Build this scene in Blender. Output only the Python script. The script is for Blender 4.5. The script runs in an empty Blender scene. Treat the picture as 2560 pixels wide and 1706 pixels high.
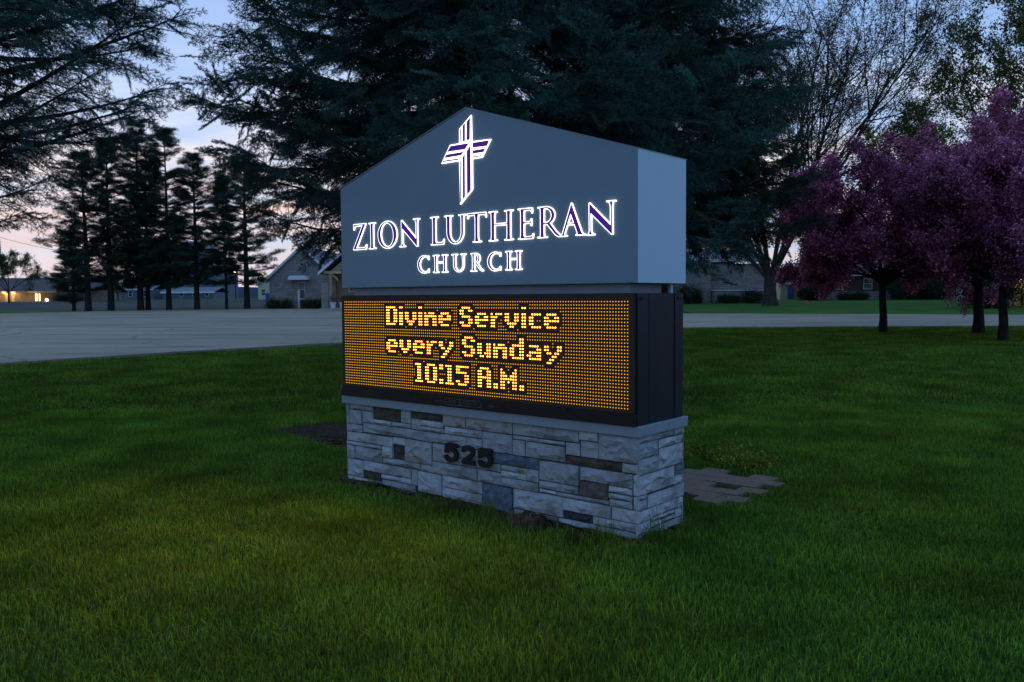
import bpy, math, random
import numpy as np
from mathutils import Vector, Matrix
from mathutils.geometry import tessellate_polygon

# ------------------------------------------------------------------ camera
S = bpy.context.scene
F_PX, CX, CY = 2110.0, 1280.0, 853.0            # focal length and centre in photograph pixels (2560 wide)
CAM_H = 1.828
UPC = np.array([-0.007, -0.9985, -0.0535]); UPC /= np.linalg.norm(UPC)   # world up in camera axes (x right, y down, z forward)
FWC = np.array([0, 0, 1.0]) - UPC * UPC[2]; FWC /= np.linalg.norm(FWC)
RIC = np.cross(FWC, UPC)
if RIC[0] < 0: RIC = -RIC
camd = bpy.data.cameras.new('camera'); cam = bpy.data.objects.new('camera', camd)
S.collection.objects.link(cam); S.camera = cam
camd.sensor_width = 36.0; camd.lens = F_PX / 2560 * 36.0
camd.clip_start = 0.05; camd.clip_end = 6000
M = Matrix(((RIC[0], -RIC[1], -RIC[2]), (FWC[0], -FWC[1], -FWC[2]), (UPC[0], -UPC[1], -UPC[2])))
cam.matrix_world = Matrix.Translation((0, 0, CAM_H)) @ M.to_4x4()
camd.dof.use_dof = True; camd.dof.focus_distance = 7.6; camd.dof.aperture_fstop = 5.6

# ------------------------------------------------------------------ sky, sun, exposure
SUN_ELEV, SUN_AZ = math.radians(2.0), math.radians(-25)     # just set, ahead and a little left
W = bpy.data.worlds.new('World'); S.world = W; W.use_nodes = True
wn, wl = W.node_tree.nodes, W.node_tree.links
wn.clear()
wo = wn.new('ShaderNodeOutputWorld'); bg = wn.new('ShaderNodeBackground')
sky = wn.new('ShaderNodeTexSky'); sky.sky_type = 'NISHITA'; sky.sun_disc = False
sky.sun_elevation = SUN_ELEV; sky.sun_rotation = SUN_AZ
sky.air_density = 1.0; sky.dust_density = 1.2; sky.ozone_density = 2.5; sky.altitude = 200
SKY_STRENGTH = 0.15
bg.inputs['Strength'].default_value = 1.0
def wmath(op, a, b=None, c=None):
    n = wn.new('ShaderNodeMath'); n.operation = op
    for i, v in enumerate((a, b, c)):
        if v is None: continue
        if isinstance(v, (int, float)): n.inputs[i].default_value = v
        else: wl.new(v, n.inputs[i])
    return n.outputs[0]
def wramp(v, stops):
    n = wn.new('ShaderNodeValToRGB'); wl.new(v, n.inputs[0]); e = n.color_ramp.elements
    while len(e) < len(stops): e.new(0.5)
    for q, (p, c) in zip(e, stops):
        q.position = p; q.color = (*c, 1) if len(c) == 3 else c
    return n.outputs[0]
def wmix(f, a, b, kind='MIX'):
    n = wn.new('ShaderNodeMix'); n.data_type = 'RGBA'; n.blend_type = kind
    if isinstance(f, (int, float)): n.inputs[0].default_value = f
    else: wl.new(f, n.inputs[0])
    for i, v in ((6, a), (7, b)):
        if isinstance(v, tuple): n.inputs[i].default_value = (*v, 1)
        else: wl.new(v, n.inputs[i])
    return n.outputs[2]
tc = wn.new('ShaderNodeTexCoord'); sep = wn.new('ShaderNodeSeparateXYZ'); wl.new(tc.outputs['Generated'], sep.inputs[0])
zz = wmath('MAXIMUM', sep.outputs[2], 0.0)
# dusk veil of thin high cloud: pale towards the afterglow, dull blue opposite and above
glow = wmath('ADD', wmath('MULTIPLY', sep.outputs[0], math.sin(SUN_AZ)), wmath('MULTIPLY', sep.outputs[1], math.cos(SUN_AZ)))
gr = wn.new('ShaderNodeMapRange'); gr.interpolation_type = 'SMOOTHSTEP'; wl.new(glow, gr.inputs[0]); gr.inputs[1].default_value = -0.35; gr.inputs[2].default_value = 0.75
west = gr.outputs[0]
veil_w = wramp(zz, [(0.0, (0.50, 0.61, 0.76)), (0.08, (0.54, 0.66, 0.88)), (0.2, (0.40, 0.60, 0.98)), (0.34, (0.28, 0.48, 0.90)), (0.6, (0.25, 0.47, 0.94)), (1.0, (0.25, 0.50, 1.0))])
veil_e = wramp(zz, [(0.0, (0.30, 0.42, 0.66)), (0.08, (0.30, 0.46, 0.76)), (0.2, (0.26, 0.47, 0.86)), (0.34, (0.24, 0.46, 0.90)), (0.6, (0.24, 0.47, 0.95)), (1.0, (0.25, 0.50, 1.0))])
veil = wmix(west, veil_e, veil_w)
skyc = wn.new('ShaderNodeVectorMath'); skyc.operation = 'SCALE'; wl.new(sky.outputs[0], skyc.inputs[0]); skyc.inputs['Scale'].default_value = SKY_STRENGTH
base = wmix(0.90, skyc.outputs[0], veil)
den = wmath('ADD', zz, 0.12)
cmb = wn.new('ShaderNodeCombineXYZ')
wl.new(wmath('DIVIDE', sep.outputs[0], den), cmb.inputs[0]); wl.new(wmath('DIVIDE', sep.outputs[1], den), cmb.inputs[1])
mp = wn.new('ShaderNodeMapping'); wl.new(cmb.outputs[0], mp.inputs[0])
mp.inputs['Scale'].default_value = (0.35, 1.0, 1.0); mp.inputs['Location'].default_value = (3.1, 0.75, 0)
nz = wn.new('ShaderNodeTexNoise'); wl.new(mp.outputs[0], nz.inputs['Vector'])
nz.inputs['Scale'].default_value = 1.9; nz.inputs['Detail'].default_value = 7; nz.inputs['Roughness'].default_value = 0.55
cl = wramp(nz.outputs['Fac'], [(0.40, (0, 0, 0)), (0.62, (1, 1, 1))])
band = wramp(zz, [(0.0, (0.25, 0.25, 0.25)), (0.045, (0.7, 0.7, 0.7)), (0.10, (1, 1, 1)), (0.17, (0.8, 0.8, 0.8)), (0.27, (0.12, 0.12, 0.12)), (0.5, (0.04, 0.04, 0.04))])
ccol_w = wramp(zz, [(0.0, (0.70, 0.66, 0.74)), (0.06, (0.86, 0.62, 0.58)), (0.13, (1.05, 0.82, 0.70)), (0.22, (1.05, 1.05, 1.1)), (0.5, (0.5, 0.6, 0.85))])
ccol = wmix(west, (0.36, 0.46, 0.70), ccol_w)
cm = wmath('MULTIPLY', cl, band)
final = wmix(cm, base, ccol)
wl.new(final, bg.inputs['Color']); wl.new(bg.outputs[0], wo.inputs['Surface'])

sund = bpy.data.lights.new('sun', 'SUN'); sun = bpy.data.objects.new('sun', sund); S.collection.objects.link(sun)
sund.energy = 0.12; sund.angle = math.radians(12); sund.color = (1.0, 0.72, 0.55)
sdir = Vector((math.sin(SUN_AZ) * math.cos(SUN_ELEV), math.cos(SUN_AZ) * math.cos(SUN_ELEV), math.sin(SUN_ELEV)))
sun.rotation_euler = (-sdir).to_track_quat('-Z', 'Y').to_euler()
S.view_settings.view_transform = 'Standard'; S.view_settings.look = 'None'
S.view_settings.exposure = 0.12; S.view_settings.gamma = 1.0; S.view_settings.use_curve_mapping = False
S.render.engine = 'CYCLES'
S.cycles.max_bounces = 4; S.cycles.diffuse_bounces = 2; S.cycles.glossy_bounces = 2; S.cycles.transmission_bounces = 2
S.cycles.transparent_max_bounces = 8; S.cycles.sample_clamp_indirect = 3.0; S.cycles.use_denoising = True

rnd = random.Random(7)
col = S.collection

# ------------------------------------------------------------------ helpers
def ray(px, py):
    d = np.array([(px - CX) / F_PX, (py - CY) / F_PX, 1.0])
    return np.array([d @ RIC, d @ FWC, d @ UPC])
def at(px, py, Y):
    """the point at distance Y ahead that the photograph shows at (px, py)"""
    r = ray(px, py) * (Y / ray(px, py)[1])
    return Vector((r[0], r[1], r[2] + CAM_H))
def T(y):
    """ground height: level at the sign, then a gentle rise to the lot, field and houses"""
    def soft(a, w): return 0.0 if a <= -w else (a if a >= w else (a + w) ** 2 / (4 * w))
    return 0.014 * soft(y - 9, 4) - 0.003 * soft(y - 76, 5) - 0.011 * soft(y - 132, 8)
def tag(o, label=None, cat=None, group=None, kind=None):
    if label: o['label'] = label
    if cat: o['category'] = cat
    if group: o['group'] = group
    if kind: o['kind'] = kind
    return o
def empty(name, loc=(0, 0, 0), rz=0.0, parent=None):
    o = bpy.data.objects.new(name, None); col.objects.link(o); o.location = loc; o.rotation_euler = (0, 0, rz)
    o.empty_display_size = 0.2; o.parent = parent
    return o
def link(name, me, mats, parent=None):
    o = bpy.data.objects.new(name, me); col.objects.link(o); o.parent = parent
    for m in (mats if isinstance(mats, (list, tuple)) else [mats]):
        if len(me.materials) < 1 or m.name not in [q.name for q in me.materials]: me.materials.append(m)
    return o
class MB:
    """collects boxes, prisms and tubes for one mesh"""
    def __init__(s): s.v = []; s.f = []; s.m = []
    def add(s, vs, fs, mi=0):
        b = len(s.v); s.v += [tuple(v) for v in vs]
        s.f += [tuple(b + i for i in f) for f in fs]; s.m += [mi] * len(fs); return s
    def box(s, x0, x1, y0, y1, z0, z1, mi=0):
        return s.add([(x0, y0, z0), (x1, y0, z0), (x1, y1, z0), (x0, y1, z0), (x0, y0, z1), (x1, y0, z1), (x1, y1, z1), (x0, y1, z1)],
                     [(0, 3, 2, 1), (4, 5, 6, 7), (0, 1, 5, 4), (1, 2, 6, 5), (2, 3, 7, 6), (3, 0, 4, 7)], mi)
    def prism(s, pts, y0, y1, mi=0):
        """polygon in (x, z), counter-clockwise seen from -y, pushed from y0 to y1"""
        n = len(pts); vs = [(x, y0, z) for x, z in pts] + [(x, y1, z) for x, z in pts]
        return s.add(vs, [tuple(range(n)), tuple(range(2 * n - 1, n - 1, -1))] + [(i, i + n, (i + 1) % n + n, (i + 1) % n) for i in range(n)], mi)
    def tube(s, path, rad, k=8, mi=0, caps=True):
        P = [Vector(p) for p in path]; b = len(s.v); n = len(P)
        for i, p in enumerate(P):
            d = (P[min(i + 1, n - 1)] - P[max(i - 1, 0)]).normalized()
            a = d.orthogonal() if abs(d.z) > 0.9 else d.cross(Vector((0, 0, 1)))
            if abs(d.z) > 0.9: a = d.cross(Vector((0, 1, 0)))
            a.normalize(); c = d.cross(a)
            r = rad[i] if hasattr(rad, '__len__') else rad
            for q in range(k):
                t = 2 * math.pi * q / k; s.v.append(tuple(p + a * (r * math.cos(t)) + c * (r * math.sin(t))))
        for i in range(n - 1):
            for q in range(k):
                s.f.append((b + i * k + q, b + i * k + (q + 1) % k, b + (i + 1) * k + (q + 1) % k, b + (i + 1) * k + q)); s.m.append(mi)
        if caps:
            s.f.append(tuple(b + q for q in reversed(range(k)))); s.f.append(tuple(b + (n - 1) * k + q for q in range(k))); s.m += [mi, mi]
        return s
    def mesh(s, name, smooth=False):
        me = bpy.data.meshes.new(name); me.from_pydata(s.v, [], s.f)
        me.polygons.foreach_set('material_index', s.m)
        if smooth: me.polygons.foreach_set('use_smooth', [True] * len(s.f))
        me.update(); return me
    def build(s, name, mats, parent=None, smooth=False):
        mats = mats if isinstance(mats, (list, tuple)) else [mats]
        me = s.mesh(name, smooth)
        for m in mats: me.materials.append(m)
        o = bpy.data.objects.new(name, me); col.objects.link(o); o.parent = parent
        return o
def box(name, mats, parent, x0, x1, y0, y1, z0, z1, bevel=0.0):
    o = MB().box(x0, x1, y0, y1, z0, z1).build(name, mats, parent)
    if bevel:
        md = o.modifiers.new('bevel', 'BEVEL'); md.width = bevel; md.segments = 2
    return o

# ------------------------------------------------------------------ materials
MATS = {}
def mat(name, c1, c2=None, scale=5.0, rough=0.8, bump=0.0, bscale=None, detail=4.0, metal=0.0, spec=0.3, lo=0.35, hi=0.65,
        stretch=None, emit=None, estr=0.0, coords='Object', c3=None, s3=1.0):
    m = bpy.data.materials.new(name); MATS[name] = m; m.use_nodes = True
    N, L = m.node_tree.nodes, m.node_tree.links; b = N['Principled BSDF']
    b.inputs['Roughness'].default_value = rough; b.inputs['Metallic'].default_value = metal
    b.inputs['Specular IOR Level'].default_value = spec
    b.inputs['Base Color'].default_value = (*c1, 1)
    t = N.new('ShaderNodeTexCoord'); src = t.outputs[coords]
    if stretch:
        mpn = N.new('ShaderNodeMapping'); mpn.inputs['Scale'].default_value = stretch; L.new(src, mpn.inputs[0]); src = mpn.outputs[0]
    if c2:
        nzn = N.new('ShaderNodeTexNoise'); nzn.inputs['Scale'].default_value = scale; nzn.inputs['Detail'].default_value = detail
        nzn.inputs['Roughness'].default_value = 0.6
        L.new(src, nzn.inputs['Vector'])
        r = N.new('ShaderNodeValToRGB'); r.color_ramp.elements[0].position = lo; r.color_ramp.elements[1].position = hi
        r.color_ramp.elements[0].color = (*c1, 1); r.color_ramp.elements[1].color = (*c2, 1)
        L.new(nzn.outputs['Fac'], r.inputs[0]); out = r.outputs[0]
        if c3:
            n3 = N.new('ShaderNodeTexNoise'); n3.inputs['Scale'].default_value = s3; n3.inputs['Detail'].default_value = 3; L.new(src, n3.inputs['Vector'])
            r3 = N.new('ShaderNodeValToRGB'); r3.color_ramp.elements[0].position = 0.5; r3.color_ramp.elements[1].position = 0.72
            L.new(n3.outputs['Fac'], r3.inputs[0])
            mx = N.new('ShaderNodeMix'); mx.data_type = 'RGBA'; L.new(r3.outputs[0], mx.inputs[0]); L.new(out, mx.inputs[6]); mx.inputs[7].default_value = (*c3, 1)
            out = mx.outputs[2]
        L.new(out, b.inputs['Base Color'])
    if bump:
        nb = N.new('ShaderNodeTexNoise'); nb.inputs['Scale'].default_value = bscale or scale * 4; nb.inputs['Detail'].default_value = 5; L.new(src, nb.inputs['Vector'])
        bp = N.new('ShaderNodeBump'); bp.inputs['Strength'].default_value = bump; bp.inputs['Distance'].default_value = 0.02
        L.new(nb.outputs['Fac'], bp.inputs['Height']); L.new(bp.outputs[0], b.inputs['Normal'])
    if emit:
        b.inputs['Emission Color'].default_value = (*emit, 1); b.inputs['Emission Strength'].default_value = estr
    return m
def cracks(m, dark, scale=0.35):
    """thin wandering cracks and sealed seams over a paved surface"""
    N, L = m.node_tree.nodes, m.node_tree.links; b = N['Principled BSDF']; old = b.inputs['Base Color'].links[0].from_socket
    t = N.new('ShaderNodeTexCoord'); nz_ = N.new('ShaderNodeTexNoise'); nz_.inputs['Scale'].default_value = 0.8; nz_.inputs['Detail'].default_value = 5; L.new(t.outputs['Object'], nz_.inputs['Vector'])
    ad = N.new('ShaderNodeVectorMath'); ad.operation = 'MULTIPLY_ADD'; L.new(nz_.outputs['Color'], ad.inputs[0]); ad.inputs[1].default_value = (1.6, 1.6, 0); L.new(t.outputs['Object'], ad.inputs[2])
    v = N.new('ShaderNodeTexVoronoi'); v.feature = 'DISTANCE_TO_EDGE'; v.inputs['Scale'].default_value = scale * 0.5; L.new(ad.outputs[0], v.inputs['Vector'])
    r_ = N.new('ShaderNodeValToRGB'); r_.color_ramp.elements[0].position = 0.004; r_.color_ramp.elements[1].position = 0.012; r_.color_ramp.elements[0].color = (1, 1, 1, 1); r_.color_ramp.elements[1].color = (0, 0, 0, 1); L.new(v.outputs['Distance'], r_.inputs[0])
    mx = N.new('ShaderNodeMix'); mx.data_type = 'RGBA'; L.new(r_.outputs[0], mx.inputs[0]); L.new(old, mx.inputs[6]); mx.inputs[7].default_value = (*dark, 1); L.new(mx.outputs[2], b.inputs['Base Color'])
def leafmat(name, dark, light, dry=None, trans=0.3, wscale=0.6, rough=0.6, spec=0.12, wamt=0.5, vary=0.45, patch=None):
    """leaf or blade colour: per-piece 'tint' attribute, large soft variation over the place, some light passing through"""
    m = bpy.data.materials.new(name); MATS[name] = m; m.use_nodes = True
    N, L = m.node_tree.nodes, m.node_tree.links; N.clear()
    o = N.new('ShaderNodeOutputMaterial'); b = N.new('ShaderNodeBsdfPrincipled'); tr = N.new('ShaderNodeBsdfTranslucent'); mx = N.new('ShaderNodeMixShader')
    a = N.new('ShaderNodeAttribute'); a.attribute_name = 'tint'
    r = N.new('ShaderNodeValToRGB'); e = r.color_ramp.elements; e[0].color = (*dark, 1); e[1].color = (*light, 1); e[1].position = 0.9
    if dry:
        q = e.new(0.94); q.color = (*light, 1); q2 = e.new(0.955); q2.color = (*dry, 1)
    L.new(a.outputs['Fac'], r.inputs[0])
    g = N.new('ShaderNodeNewGeometry'); nzn = N.new('ShaderNodeTexNoise'); nzn.inputs['Scale'].default_value = wscale; nzn.inputs['Detail'].default_value = 4
    L.new(g.outputs['Position'], nzn.inputs['Vector'])
    mr = N.new('ShaderNodeMapRange'); mr.inputs['From Min'].default_value = 0.3; mr.inputs['From Max'].default_value = 0.7
    mr.inputs['To Min'].default_value = 1 - wamt; mr.inputs['To Max'].default_value = 1 + wamt; L.new(nzn.outputs['Fac'], mr.inputs[0])
    oi = N.new('ShaderNodeObjectInfo'); m2 = N.new('ShaderNodeMapRange'); L.new(oi.outputs['Random'], m2.inputs[0]); m2.inputs['To Min'].default_value = 1 - vary; m2.inputs['To Max'].default_value = 1 + vary
    ml = N.new('ShaderNodeMath'); ml.operation = 'MULTIPLY'; L.new(mr.outputs[0], ml.inputs[0]); L.new(m2.outputs[0], ml.inputs[1])
    sc = N.new('ShaderNodeVectorMath'); sc.operation = 'SCALE'; L.new(r.outputs[0], sc.inputs[0]); L.new(ml.outputs[0], sc.inputs['Scale'])
    if patch:                      # worn or dry patches of another colour, a few metres across
        pn = N.new('ShaderNodeTexNoise'); pn.inputs['Scale'].default_value = 0.45; pn.inputs['Detail'].default_value = 6; pn.inputs['Roughness'].default_value = 0.7; L.new(g.outputs['Position'], pn.inputs['Vector'])
        pr_ = N.new('ShaderNodeMapRange'); pr_.inputs['From Min'].default_value = 0.46; pr_.inputs['From Max'].default_value = 0.68; pr_.inputs['To Max'].default_value = 0.75; L.new(pn.outputs['Fac'], pr_.inputs[0])
        px_ = N.new('ShaderNodeMix'); px_.data_type = 'RGBA'; px_.blend_type = 'MULTIPLY'; L.new(pr_.outputs[0], px_.inputs[0]); L.new(r.outputs[0], px_.inputs[6]); px_.inputs[7].default_value = (*patch, 1); L.new(px_.outputs[2], sc.inputs[0])
    L.new(sc.outputs[0], b.inputs['Base Color']); L.new(sc.outputs[0], tr.inputs['Color'])
    b.inputs['Roughness'].default_value = rough; b.inputs['Specular IOR Level'].default_value = spec
    mx.inputs[0].default_value = trans; L.new(b.outputs[0], mx.inputs[1]); L.new(tr.outputs[0], mx.inputs[2]); L.new(mx.outputs[0], o.inputs[0])
    return m
def brickmat(name, c1, c2, mortar, bw, bh, rough=0.9, ms=0.012, bump=0.4):
    m = bpy.data.materials.new(name); MATS[name] = m; m.use_nodes = True
    N, L = m.node_tree.nodes, m.node_tree.links; b = N['Principled BSDF']; b.inputs['Roughness'].default_value = rough; b.inputs['Specular IOR Level'].default_value = 0.2
    t = N.new('ShaderNodeTexCoord'); sx = N.new('ShaderNodeSeparateXYZ'); L.new(t.outputs['Object'], sx.inputs[0])
    ad = N.new('ShaderNodeMath'); ad.operation = 'ADD'; L.new(sx.outputs[0], ad.inputs[0]); L.new(sx.outputs[1], ad.inputs[1])
    cb = N.new('ShaderNodeCombineXYZ'); L.new(ad.outputs[0], cb.inputs[0]); L.new(sx.outputs[2], cb.inputs[1])
    br = N.new('ShaderNodeTexBrick'); L.new(cb.outputs[0], br.inputs['Vector']); br.inputs['Scale'].default_value = 1.0
    br.inputs['Color1'].default_value = (*c1, 1); br.inputs['Color2'].default_value = (*c2, 1); br.inputs['Mortar'].default_value = (*mortar, 1)
    br.inputs['Brick Width'].default_value = bw; br.inputs['Row Height'].default_value = bh; br.inputs['Mortar Size'].default_value = ms
    nzn = N.new('ShaderNodeTexNoise'); nzn.inputs['Scale'].default_value = 3.0; nzn.inputs['Detail'].default_value = 5; L.new(t.outputs['Object'], nzn.inputs['Vector'])
    mr = N.new('ShaderNodeMapRange'); mr.inputs['To Min'].default_value = 0.6; mr.inputs['To Max'].default_value = 1.4; L.new(nzn.outputs['Fac'], mr.inputs[0])
    sc = N.new('ShaderNodeVectorMath'); sc.operation = 'SCALE'; L.new(br.outputs[0], sc.inputs[0]); L.new(mr.outputs[0], sc.inputs['Scale']); L.new(sc.outputs[0], b.inputs['Base Color'])
    bp = N.new('ShaderNodeBump'); bp.inputs['Strength'].default_value = bump; bp.inputs['Distance'].default_value = 0.02; bp.invert = True
    L.new(br.outputs['Fac'], bp.inputs['Height']); L.new(bp.outputs[0], b.inputs['Normal'])
    return m
def emitmat(name, c, s, base=(0.02, 0.02, 0.02)):
    return mat(name, base, emit=c, estr=s, rough=0.5)

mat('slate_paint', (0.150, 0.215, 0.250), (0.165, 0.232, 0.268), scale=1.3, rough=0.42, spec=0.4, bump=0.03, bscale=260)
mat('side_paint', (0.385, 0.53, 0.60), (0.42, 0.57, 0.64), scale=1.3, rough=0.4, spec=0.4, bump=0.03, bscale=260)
mat('cap_paint', (0.22, 0.25, 0.265), (0.245, 0.275, 0.29), scale=8, rough=0.6, bump=0.05, bscale=200)
mat('neck_paint', (0.22, 0.23, 0.25), (0.25, 0.26, 0.28), scale=6, rough=0.55)
mat('black_metal', (0.008, 0.010, 0.013), (0.012, 0.015, 0.019), scale=4, rough=0.5, spec=0.2)
mat('lamp_panel', (0.050, 0.030, 0.017), (0.062, 0.036, 0.020), scale=30, rough=0.7, spec=0.1)
mat('black_face', (0.014, 0.010, 0.008), (0.02, 0.014, 0.011), scale=30, rough=0.5, spec=0.2)
mat('number_black', (0.010, 0.010, 0.010), rough=0.5)
mat('label_grey', (0.10, 0.09, 0.085), rough=0.7)
mat('mortar', (0.05, 0.05, 0.048), (0.08, 0.08, 0.075), scale=30, rough=0.95)
emitmat('lit_acrylic', (1.0, 0.985, 1.0), 2.0, (0.8, 0.8, 0.8))
mat('purple_vinyl', (0.035, 0.010, 0.11), rough=0.45, emit=(0.10, 0.006, 0.40), estr=0.36)
emitmat('led_yellow', (1.0, 0.44, 0.005), 1.25)
MATS['led_yellow'].cycles.emission_sampling = 'NONE'
emitmat('led_message', (1.0, 0.34, 0.028), 9.0)
mat('stone_g', (0.25, 0.255, 0.255), (0.36, 0.36, 0.355), scale=9, rough=0.9, bump=0.7, bscale=28, c3=(0.20, 0.195, 0.175), s3=4)
mat('stone_l', (0.33, 0.335, 0.335), (0.47, 0.47, 0.46), scale=9, rough=0.9, bump=0.7, bscale=28, c3=(0.25, 0.24, 0.22), s3=4)
mat('stone_w', (0.29, 0.28, 0.265), (0.37, 0.365, 0.35), scale=7, rough=0.9, bump=0.6, bscale=26, c3=(0.26, 0.19, 0.12), s3=7)
mat('stone_d', (0.045, 0.030, 0.020), (0.105, 0.074, 0.050), scale=12, rough=0.9, bump=0.7, bscale=26)
mat('stone_b', (0.040, 0.026, 0.022), (0.085, 0.058, 0.046), scale=12, rough=0.9, bump=0.7, bscale=26)
mat('stone_k', (0.022, 0.022, 0.024), (0.05, 0.05, 0.052), scale=12, rough=0.9, bump=0.7, bscale=26)
mat('stone_r', (0.075, 0.050, 0.042), (0.16, 0.115, 0.10), scale=14, rough=0.9, bump=0.7, bscale=26)
mat('stone_u', (0.07, 0.085, 0.105), (0.15, 0.17, 0.195), scale=14, rough=0.9, bump=0.7, bscale=26)
mat('lawn_soil', (0.020, 0.036, 0.008), (0.040, 0.072, 0.013), scale=6, rough=1.0, bump=1.0, bscale=40, spec=0.03, detail=10)
mat('far_grass', (0.032, 0.090, 0.012), (0.055, 0.135, 0.018), scale=0.4, rough=1.0, spec=0.05, detail=8)
mat('asphalt', (0.27, 0.215, 0.145), (0.39, 0.315, 0.215), scale=0.22, rough=0.95, bump=0.25, bscale=40, detail=9, stretch=(0.35, 1.6, 1.0), spec=0.05, c3=(0.21, 0.175, 0.13), s3=0.5)
cracks(MATS['asphalt'], (0.21, 0.175, 0.125))
mat('dirt', (0.085, 0.055, 0.036), (0.15, 0.10, 0.07), scale=5, rough=1.0, bump=0.8, bscale=20, spec=0.05, detail=8)
mat('field_soil', (0.045, 0.042, 0.042), (0.085, 0.078, 0.075), scale=0.6, rough=1.0, bump=0.8, bscale=3, spec=0.05, detail=8)
mat('mulch', (0.030, 0.018, 0.012), (0.085, 0.052, 0.036), scale=22, rough=1.0, bump=1.0, bscale=40, spec=0.05)
mat('paver', (0.17, 0.105, 0.07), (0.25, 0.16, 0.11), scale=12, rough=0.95, bump=0.4, bscale=60)
mat('bark_spruce', (0.020, 0.015, 0.012), (0.045, 0.034, 0.027), scale=12, rough=1.0, bump=0.8, bscale=14, stretch=(1, 1, 0.25), spec=0.1)
mat('bark_pine', (0.018, 0.015, 0.013), (0.04, 0.033, 0.028), scale=8, rough=1.0, bump=0.8, bscale=10, stretch=(1, 1, 0.25), spec=0.1)
mat('bark_grey', (0.030, 0.025, 0.020), (0.062, 0.052, 0.042), scale=6, rough=1.0, bump=0.9, bscale=9, stretch=(1, 1, 0.2), spec=0.1)
mat('bark_dark', (0.016, 0.012, 0.011), (0.034, 0.026, 0.023), scale=9, rough=1.0, bump=0.8, bscale=12, stretch=(1, 1, 0.3), spec=0.1)
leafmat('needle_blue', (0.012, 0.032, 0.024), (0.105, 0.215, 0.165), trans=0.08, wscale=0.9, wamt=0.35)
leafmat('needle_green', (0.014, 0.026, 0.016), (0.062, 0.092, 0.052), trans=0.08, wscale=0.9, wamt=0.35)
leafmat('needle_pine', (0.010, 0.026, 0.016), (0.040, 0.080, 0.042), trans=0.1, wscale=0.5, wamt=0.4)
leafmat('leaf_bud', (0.045, 0.034, 0.014), (0.12, 0.088, 0.032), trans=0.3, wscale=0.35)
leafmat('leaf_spring', (0.06, 0.075, 0.012), (0.17, 0.18, 0.03), trans=0.4, wscale=0.35)
leafmat('leaf_small', (0.030, 0.055, 0.022), (0.07, 0.11, 0.04), trans=0.35, wscale=0.35)
leafmat('leaf_shrub', (0.010, 0.022, 0.010), (0.028, 0.055, 0.020), trans=0.2, wscale=1.2)
leafmat('leaf_rust', (0.040, 0.030, 0.012), (0.085, 0.075, 0.025), trans=0.2, wscale=1.2)
leafmat('blossom', (0.13, 0.022, 0.060), (0.80, 0.27, 0.42), dry=(0.06, 0.030, 0.035), trans=0.3, wscale=0.9, wamt=0.45)
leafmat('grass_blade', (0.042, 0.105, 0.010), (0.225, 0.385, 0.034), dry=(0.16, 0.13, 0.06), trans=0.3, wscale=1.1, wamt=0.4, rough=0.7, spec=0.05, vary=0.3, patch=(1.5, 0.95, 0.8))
leafmat('dry_blade', (0.09, 0.065, 0.040), (0.20, 0.155, 0.10), trans=0.2, wscale=2)
leafmat('weed_leaf', (0.08, 0.11, 0.010), (0.24, 0.25, 0.03), trans=0.3, wscale=2)
brickmat('church_stone', (0.22, 0.20, 0.18), (0.29, 0.265, 0.235), (0.15, 0.14, 0.13), 0.75, 0.19, ms=0.014)
brickmat('house_brick', (0.055, 0.028, 0.022), (0.085, 0.045, 0.035), (0.10, 0.09, 0.08), 0.3, 0.09)
brickmat('tan_brick', (0.22, 0.13, 0.085), (0.28, 0.18, 0.12), (0.22, 0.2, 0.18), 0.3, 0.09)
mat('white_trim', (0.60, 0.61, 0.62), (0.68, 0.69, 0.70), scale=3, rough=0.6)
mat('roof_grey', (0.12, 0.13, 0.14), (0.17, 0.18, 0.19), scale=2.5, rough=0.9, stretch=(1, 1, 5))
mat('roof_brown', (0.075, 0.058, 0.052), (0.12, 0.095, 0.085), scale=2.5, rough=0.9)
mat('roof_light', (0.14, 0.155, 0.165), (0.20, 0.21, 0.225), scale=1.5, rough=0.8)
mat('dark_glass', (0.008, 0.009, 0.011), rough=0.08, spec=0.6)
mat('wood_tan', (0.28, 0.20, 0.12), (0.38, 0.28, 0.17), scale=6, rough=0.7, stretch=(1, 1, 0.2))
mat('soffit_tan', (0.42, 0.33, 0.21), (0.48, 0.38, 0.25), scale=5, rough=0.7)
mat('cream_siding', (0.50, 0.46, 0.33), (0.55, 0.51, 0.37), scale=2, rough=0.8)
mat('blue_siding', (0.08, 0.10, 0.14), (0.13, 0.15, 0.19), scale=2, rough=0.8)
mat('blue_door', (0.03, 0.09, 0.20), (0.04, 0.11, 0.23), scale=3, rough=0.5)
mat('planter_white', (0.62, 0.63, 0.64), (0.7, 0.7, 0.7), scale=6, rough=0.6)
mat('steel_pole', (0.16, 0.18, 0.22), (0.22, 0.24, 0.28), scale=6, rough=0.5, metal=0.6)
mat('flag_orange', (0.75, 0.07, 0.02), (0.8, 0.10, 0.03), scale=8, rough=0.6)
mat('concrete', (0.30, 0.29, 0.28), (0.38, 0.37, 0.36), scale=3, rough=0.9, bump=0.2, bscale=30)
mat('far_wood', (0.045, 0.060, 0.085), (0.065, 0.085, 0.11), scale=0.05, rough=1.0)
emitmat('warm_lamp', (1.0, 0.70, 0.25), 14.0, (0.8, 0.8, 0.7))
emitmat('warm_window', (1.0, 0.78, 0.36), 3.2, (0.5, 0.5, 0.4))
emitmat('small_lamp', (1.0, 0.62, 0.15), 6.0, (0.8, 0.8, 0.7))

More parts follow.
